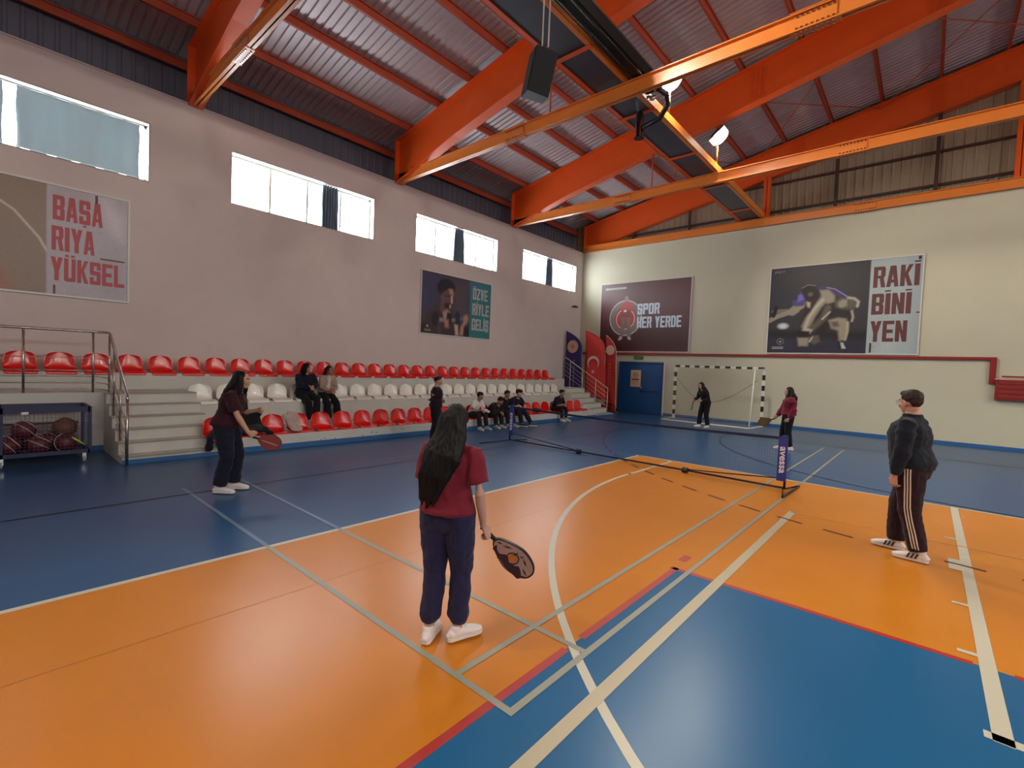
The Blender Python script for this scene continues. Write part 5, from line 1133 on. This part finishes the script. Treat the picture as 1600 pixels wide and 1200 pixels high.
def deco_leaf(root, c0, ax, sd, nr, bl, wd):
    rs = random.Random(5); m = MB(); m2 = MB()
    for th in (.0118, -.0118):
        sg = 1 if th > 0 else -1
        m.prism([c0+ax*(bl*.5+.030*cos(q*pi/8))+sd*(.030*sin(q*pi/8))+nr*th for q in range(16)], nr*.0006*sg)
        pts = [c0+ax*(bl*(.1+.85*q/10))+sd*(wd*.44*(.6+.4*min(1, q/5)) if q < 10 else .03)+nr*th for q in range(11)]+[c0+ax*(bl*(.95-.85*q/10))+sd*(wd*.14+.02*sin(q*1.7))+nr*th for q in range(11)]
        m2.prism(pts, nr*.0004*sg)
        for q in range(9):
            y = rs.uniform(.1, .9); x = rs.uniform(-.4, .4); ln = rs.uniform(.015, .035); an = rs.uniform(0, 3); dv = ax*cos(an)+sd*sin(an); pv = ax*-sin(an)+sd*cos(an); c = c0+ax*bl*y+sd*wd*x*sin(pi*y)+nr*(th+.0007*sg)
            m2.prism([c-dv*ln, c+pv*.007, c+dv*ln, c-pv*.007], nr*.0003*sg)
    m.build('orange_disc', mat('paddle_orange', (196, 112, 34), .4), root); m2.build('dark_print', mat('paddle_print', (48, 26, 50), .4), root)
    m = MB()
    for sg in (1, -1): m.tube([c0+ax*(bl*.5+.042*cos(q*pi/10))+sd*(.042*sin(q*pi/10))+nr*.0118*sg for q in range(20)], .005, 4, closed=True)
    m.build('dark_ring', MATS['paddle_print'], root)
paddle('patterned pale and dark paddle with orange disc held low by the person in front', d1['M'], (.262, .078, .745), (.30, .10, -.30), (-.42, -.62, .35), L_=.47, wd=.20, face=(168, 138, 128), deco=deco_leaf)
# girl at left, in profile
g2, d2 = person('person at left in dark maroon T-shirt and navy trousers stepping forward with a paddle', (-7.09, 2.25, 0), 42, 1.03,
    dict(P=(0, .02, .945), N=(0, .15, 1.385), H=(0, .205, 1.525), bend=(0, -.04, 0), hy=0, hp=4, aL=(-.12, .06, .09), aR=(.09, -.02, .09), fL=-4, fR=6, kL=(0, 1, 0), kR=(0, 1, 0),
         wR=(.17, .37, .83), eR=(.3, -1, -.3), wL=(-.16, .34, 1.10), eL=(-.4, -1, -.6), hR=(0, .7, -.5), pR=(-1, 0, -.2), cR=60, cL=45, tdR=(0, .5, 1)),
    dict(fem=True, skin=(182, 138, 114), trousers=dict(m=navy2, inf=.030, hem=.082, cut=.06, cuff=False, fold=1.2), top=dict(m=tee_mar2, inf=.034, hem=-.10, sl=.80, flare=.10, name='t_shirt', fold=1.3), shoe=sh_w, hairlen=.45, hair=hair_m,
         hairpath=[(0, .17, 1.58), (0, .12, 1.48), (0, .035, 1.36), (0, -.02, 1.22), (0, -.035, 1.06)], hairw=(.09, .10, .11, .10, .06)), near=True)
def deco_line(root, c0, ax, sd, nr, bl, wd):
    m = MB()
    for sg in (1, -1): m.prism([c0+ax*bl*.18+sd*.004+nr*.0117*sg, c0+ax*bl*.86+sd*.012+nr*.0117*sg, c0+ax*bl*.86+sd*.020+nr*.0117*sg, c0+ax*bl*.18+sd*.012+nr*.0117*sg], nr*.0005*sg)
    m.build('pale_streak', mat('paddle_streak', (190, 140, 140), .4), root)
paddle('dark red paddle held out by the person at left', d2['M'], (.168, .44, .775), (.0, .95, -.28), (1, .1, .35), L_=.42, wd=.22, face=(112, 44, 46), edge=(88, 34, 36), deco=deco_line)
# man at right
g3, d3 = person('person in blue-black sweater and striped track pants standing at right, back half turned', (-.07, 6.63, 0), -80, 1.085,
    dict(P=(0, .0, .995), N=(0, .03, 1.50), H=(.0, .06, 1.645), bend=(0, -.01, 0), hy=30, hp=2, aL=(-.13, -.12, .09), aR=(.12, .13, .09), fL=-4, fR=-2, kL=(0, 1, 0), kR=(0, 1, 0),
         wL=(-.245, .10, .865), eL=(-.8, -.6, 0), wR=(.25, .10, .865), eR=(.5, -1, 0), hL=(.02, .02, -.2), pL=(.9, -.5, 0), cL=34, cR=35),
    dict(bulk=1.38, skin=(190, 140, 118), trousers=dict(m=wine_t, inf=.018, hem=.072, cut=.05, stripes=True, side='L'), top=dict(m=dk_sweat, inf=.026, hem=-.10, long=True, flare=.02, name='sweater', collar=True, fold=1.1), shoe=sh_w, shoe_bars=True, hair=mat('hair_brown', (50, 36, 32), .6, spec=.2, var=.3, vscale=80), glasses=True), near=True)
# standing boy by the stand
person('person in plum-black sweater and black trousers standing before the seats, hand at waist', (-8.58, 7.12, 0), 45, .95,
    dict(P=(0, 0, .885), N=(0, .0, 1.325), H=(0, .04, 1.455), bend=(0, .02, 0), hy=5, aL=(-.10, .06, .085), aR=(.08, -.04, .085), fL=-10, fR=12, wR=(.10, .10, .99), eR=(.6, -1, .2), wL=(-.12, .12, .98), eL=(-.6, -1, .2), hR=(-.6, .4, 0), pR=(0, -1, 0)),
    dict(bulk=1.12, trousers=dict(m=blk, inf=.03, hem=.08), top=dict(m=plum, inf=.03, hem=-.08, long=True, name='sweater'), shoe=sh_w))
# goal girl
g5, d5 = person('person in black with long dark hair leaning in front of the goal, paddle hanging down', (-5.84, 16.9, 0), -150, .99,
    dict(P=(0, -.06, .91), N=(0, .10, 1.325), H=(.02, .155, 1.46), bend=(0, -.05, 0), hp=15, hy=-10, aL=(-.09, -.12, .085), aR=(.11, .08, .085), fL=-15, fR=5, wR=(.20, .26, .96), eR=(.5, -1, 0), wL=(-.12, .22, .95), eL=(-.5, -1, 0), hR=(.1, .2, -.9), cR=60),
    dict(fem=True, trousers=dict(m=blk, inf=.026, hem=.075), top=dict(m=blk, inf=.032, hem=-.04, long=True, name='jacket'), shoe=sh_w, hairlen=.35, hair=hair_b))
paddle('dark olive paddle hanging from the hand of the person at the goal', d5['M'], (.21, .28, .91), (.12, .15, -1), (.6, .8, .1), L_=.40, wd=.2, face=(70, 62, 26), edge=(40, 26, 18))
# girl in maroon hoodie
g6, d6 = person('person in maroon hooded jacket and black trousers behind the net post, facing left', (-2.64, 13.86, 0), -118, .99,
    dict(P=(0, 0, .915), N=(0, -.01, 1.37), H=(0, .035, 1.50), hy=-5, hp=6, aL=(-.09, -.05, .085), aR=(.09, .09, .085), fL=-5, fR=5, wR=(.14, .24, .82), eR=(.5, -1, 0), wL=(-.21, .06, .83), eL=(-.5, -1, 0), hR=(0, .6, -.5), cR=60),
    dict(fem=True, bulk=1.08, trousers=dict(m=blk, inf=.016, hem=.06), top=dict(m=mar_h, inf=.045, hem=-.02, long=True, name='hooded_jacket', hood=True, flare=.03), shoe=sh_w, hairlen=.28, hair=hair_m))
paddle('mustard brown paddle held out by the person in the maroon jacket', d6['M'], (.14, .31, .77), (.0, .93, -.36), (1, .2, .3), L_=.46, wd=.24, face=(118, 88, 32), edge=(90, 62, 26))
# seated, middle row
def seated(label, x, y, zs, zf, s, look, lean=.18, hy=0, hp=8, legs=None, arms=None, slump=0, py=0, dz=0, a=90):
    legs = legs or ((-.11, .52), (.11, .52)); arms = arms or ((-.04, .34, .20), (.04, .36, .20)); pz = zs-zf+.105*s
    n = .50*s; Nz = pz+sqrt(max(.01, n*n-lean*lean))-slump
    return person(label, (x, y, zf), a, s, dict(P=(0, 0, pz), N=(0, lean, Nz), H=(0, lean+.055+.25*slump, Nz+.135*s-.2*slump), bend=(0, -.06-slump*.2, .02), hy=hy, hp=hp,
        aL=(legs[0][0], legs[0][1], .085+(legs[0][2] if len(legs[0]) > 2 else 0)), aR=(legs[1][0], legs[1][1], .085+(legs[1][2] if len(legs[1]) > 2 else 0)), fL=legs[0][3] if len(legs[0]) > 3 else -6, fR=legs[1][3] if len(legs[1]) > 3 else 6, kL=(-.1, 1, 1), kR=(.1, 1, 1),
        wL=(arms[0][0], arms[0][1], pz+arms[0][2]), wR=(arms[1][0], arms[1][1], pz+arms[1][2]), eL=(-.8, -.6, -.5), eR=(.8, -.6, -.5), hL=(.5, .6, -.3), hR=(-.5, .6, -.3), pL=(.3, 0, -1), pR=(-.3, 0, -1), cL=35, cR=35), look)
seated('person in black coat with long dark hair seated in the middle row, looking right', -11.49, 5.38, T2+.035, T1, 1.0, dict(fem=True, bulk=1.15, trousers=dict(m=blk, inf=.025, hem=.08), top=dict(m=nvy_polo, inf=.05, hem=-.02, long=True, name='coat'), shoe=sh_g, hairlen=.3), lean=.06, hy=-48, legs=((-.12, .40, .12), (.02, .36)))
seated('person in white top and beige cardigan seated in the middle row, hands clasped', -11.49, 5.93, T2+.035, T1, .95, dict(fem=True, skin=(150, 106, 88), trousers=dict(m=blk, inf=.03, hem=.095), top=dict(m=beige_c, inf=.026, hem=.02, long=True, name='cardigan'), inner=wh_c, shoe=sh_g, hairlen=.15, hair=hair_b, sidelocks=False), lean=.10, hy=-20, legs=((-.14, .38), (.12, .36)), arms=((-.06, .30, .10), (.04, .31, .10)))
# seated, bottom row
bl_l = lambda **k: dict(trousers=dict(m=blk2, inf=.02, hem=.06), shoe=sh_g, **k)
seated('person in white T-shirt seated on the bottom row, holding a rolled white cloth', -10.0, 9.70, T1+.035, 0, .96, bl_l(top=dict(m=wh_c, inf=.02, hem=-.02, sl=.7, name='t_shirt'), skin=(150, 104, 82), hair=hair_m), lean=.24, hy=-35, legs=((-.16, .44), (.14, .46)), arms=((-.02, .42, .17), (.08, .44, .15)))
m = MB(); m.tube([(-9.62, 9.67, .60), (-9.50, 9.77, .56), (-9.44, 9.84, .52)], [.04, .045, .03], 10); o = centre(m.build('rolled_cloth', wh_c, smooth=True)); tag(o, 'rolled white cloth in the hands of the seated person in white', 'cloth')
seated('person in black hunched far forward on the bottom row beside the one in white', -10.0, 10.42, T1+.035, 0, .98, bl_l(top=dict(m=blk, inf=.032, hem=-.02, long=True, name='sweater'), skin=(150, 104, 88), hair=hair_b), lean=.36, hy=-20, hp=32, slump=.06, legs=((-.10, .42), (.16, .44)), arms=((-.02, .50, .05), (.06, .52, .06)))
seated('person in black on the bottom row half hidden by the hunched one', -10.02, 10.94, T1+.035, 0, .97, bl_l(top=dict(m=blk, inf=.028, hem=-.02, long=True, name='sweater'), skin=(150, 100, 84), hair=hair_b), lean=.20, hy=-10, legs=((-.12, .46), (.12, .44)))
seated('person in navy polo shirt with fringe, leaning on crossed arms on the bottom row', -10.0, 11.42, T1+.035, 0, 1.04, dict(trousers=dict(m=nvy_polo, inf=.022, hem=.065), top=dict(m=nvy_polo, inf=.035, hem=-.02, sl=.95, name='polo_shirt', collar=True), shoe=sh_d, skin=(186, 144, 124), hair=hair_m, fringe=.02, bulk=1.06), lean=.25, hy=-28, legs=((-.30, .60, 0, -45), (.05, .50, 0, -20)), arms=((-.20, .38, .22), (.10, .40, .22)))
seated('person in dark shirt and black trousers seated alone at the right of the bottom row', -10.0, 13.80, T1+.035, 0, .98, dict(trousers=dict(m=blk, inf=.016, hem=.055, cut=.12), top=dict(m=nvy_polo, inf=.024, hem=-.02, sl=.9, name='shirt', collar=True), shoe=sh_w, skin=(156, 108, 88), hair=hair_b), lean=.22, hy=-22, legs=((-.14, .40), (.14, .42)), arms=((-.02, .40, .18), (.05, .42, .17)))

# clothes left on the seats
def heap(name, label, pts, m, vox=.012, fold=.02, seed=0):
    b = MB()
    for ch in pts: loft(b, ch, ('r', 'r'), 14)
    o = remesh(b, name, m, vox, 4, fold, (9, 9, 9), seed); tag(o, label, 'clothing'); return centre(o)
sx = R1-.2; z = T1+.05
heap('draped_jacket', 'black jacket spread over the second bottom row seat', [[((sx-.22, 3.48, z+.34), (0, 1, 0), .05, .04), ((sx-.20, 3.85, z+.36), (0, 1, 0), .05, .05)], [((sx-.19, 3.62, z+.32), (0, 1, 0), .24, .04), ((sx-.08, 3.62, z+.12), (0, 1, 0), .26, .06), ((sx+.16, 3.66, z+.04), (0, 1, 0), .26, .045)], [((sx+.08, 3.84, z+.07), (0, 1, 0), .08, .05), ((sx+.24, 3.92, z-.0), (0, 1, 0), .06, .04)]], blk, seed=4)
heap('draped_trousers', 'dark navy trousers hanging over the first bottom row seat edge', [[((sx-.02, 3.15, z+.10), (1, 0, 0), .14, .06), ((sx+.10, 2.98, z+.09), (1, 0, 0), .11, .05), ((sx+.20, 2.86, z-.02), (1, 0, 0), .09, .05), ((sx+.24, 2.83, z-.20), (1, 0, 0), .09, .055)], [((sx-.05, 3.28, z+.08), (0, 1, 0), .2, .05), ((sx+.14, 3.24, z+.05), (0, 1, 0), .2, .045)]], navy2, seed=9)
heap('draped_sweater', 'pale beige sweater thrown over the fourth bottom row seat', [[((sx-.22, 4.52, z+.34), (0, 1, 0), .12, .03), ((sx-.15, 4.50, z+.18), (0, 1, 0), .15, .05), ((sx+.06, 4.46, z+.06), (0, 1, 0), .15, .05), ((sx+.2, 4.44, z+.02), (0, 1, 0), .11, .035)], [((sx-.18, 4.36, z+.28), (0, 1, 0), .06, .04), ((sx+.1, 4.38, z+.06), (0, 1, 0), .06, .04)]], cloth('sweater_beige', (178, 158, 148)), seed=2)
heap('small_bag', 'small dark green bag on an empty bottom row seat right of the group', [[((sx-.05, 12.72, z+.08), (0, 1, 0), .13, .07), ((sx+.12, 12.72, z+.07), (0, 1, 0), .12, .06)]], cloth('bag_dark_green', (36, 44, 26)), fold=.012, seed=7)
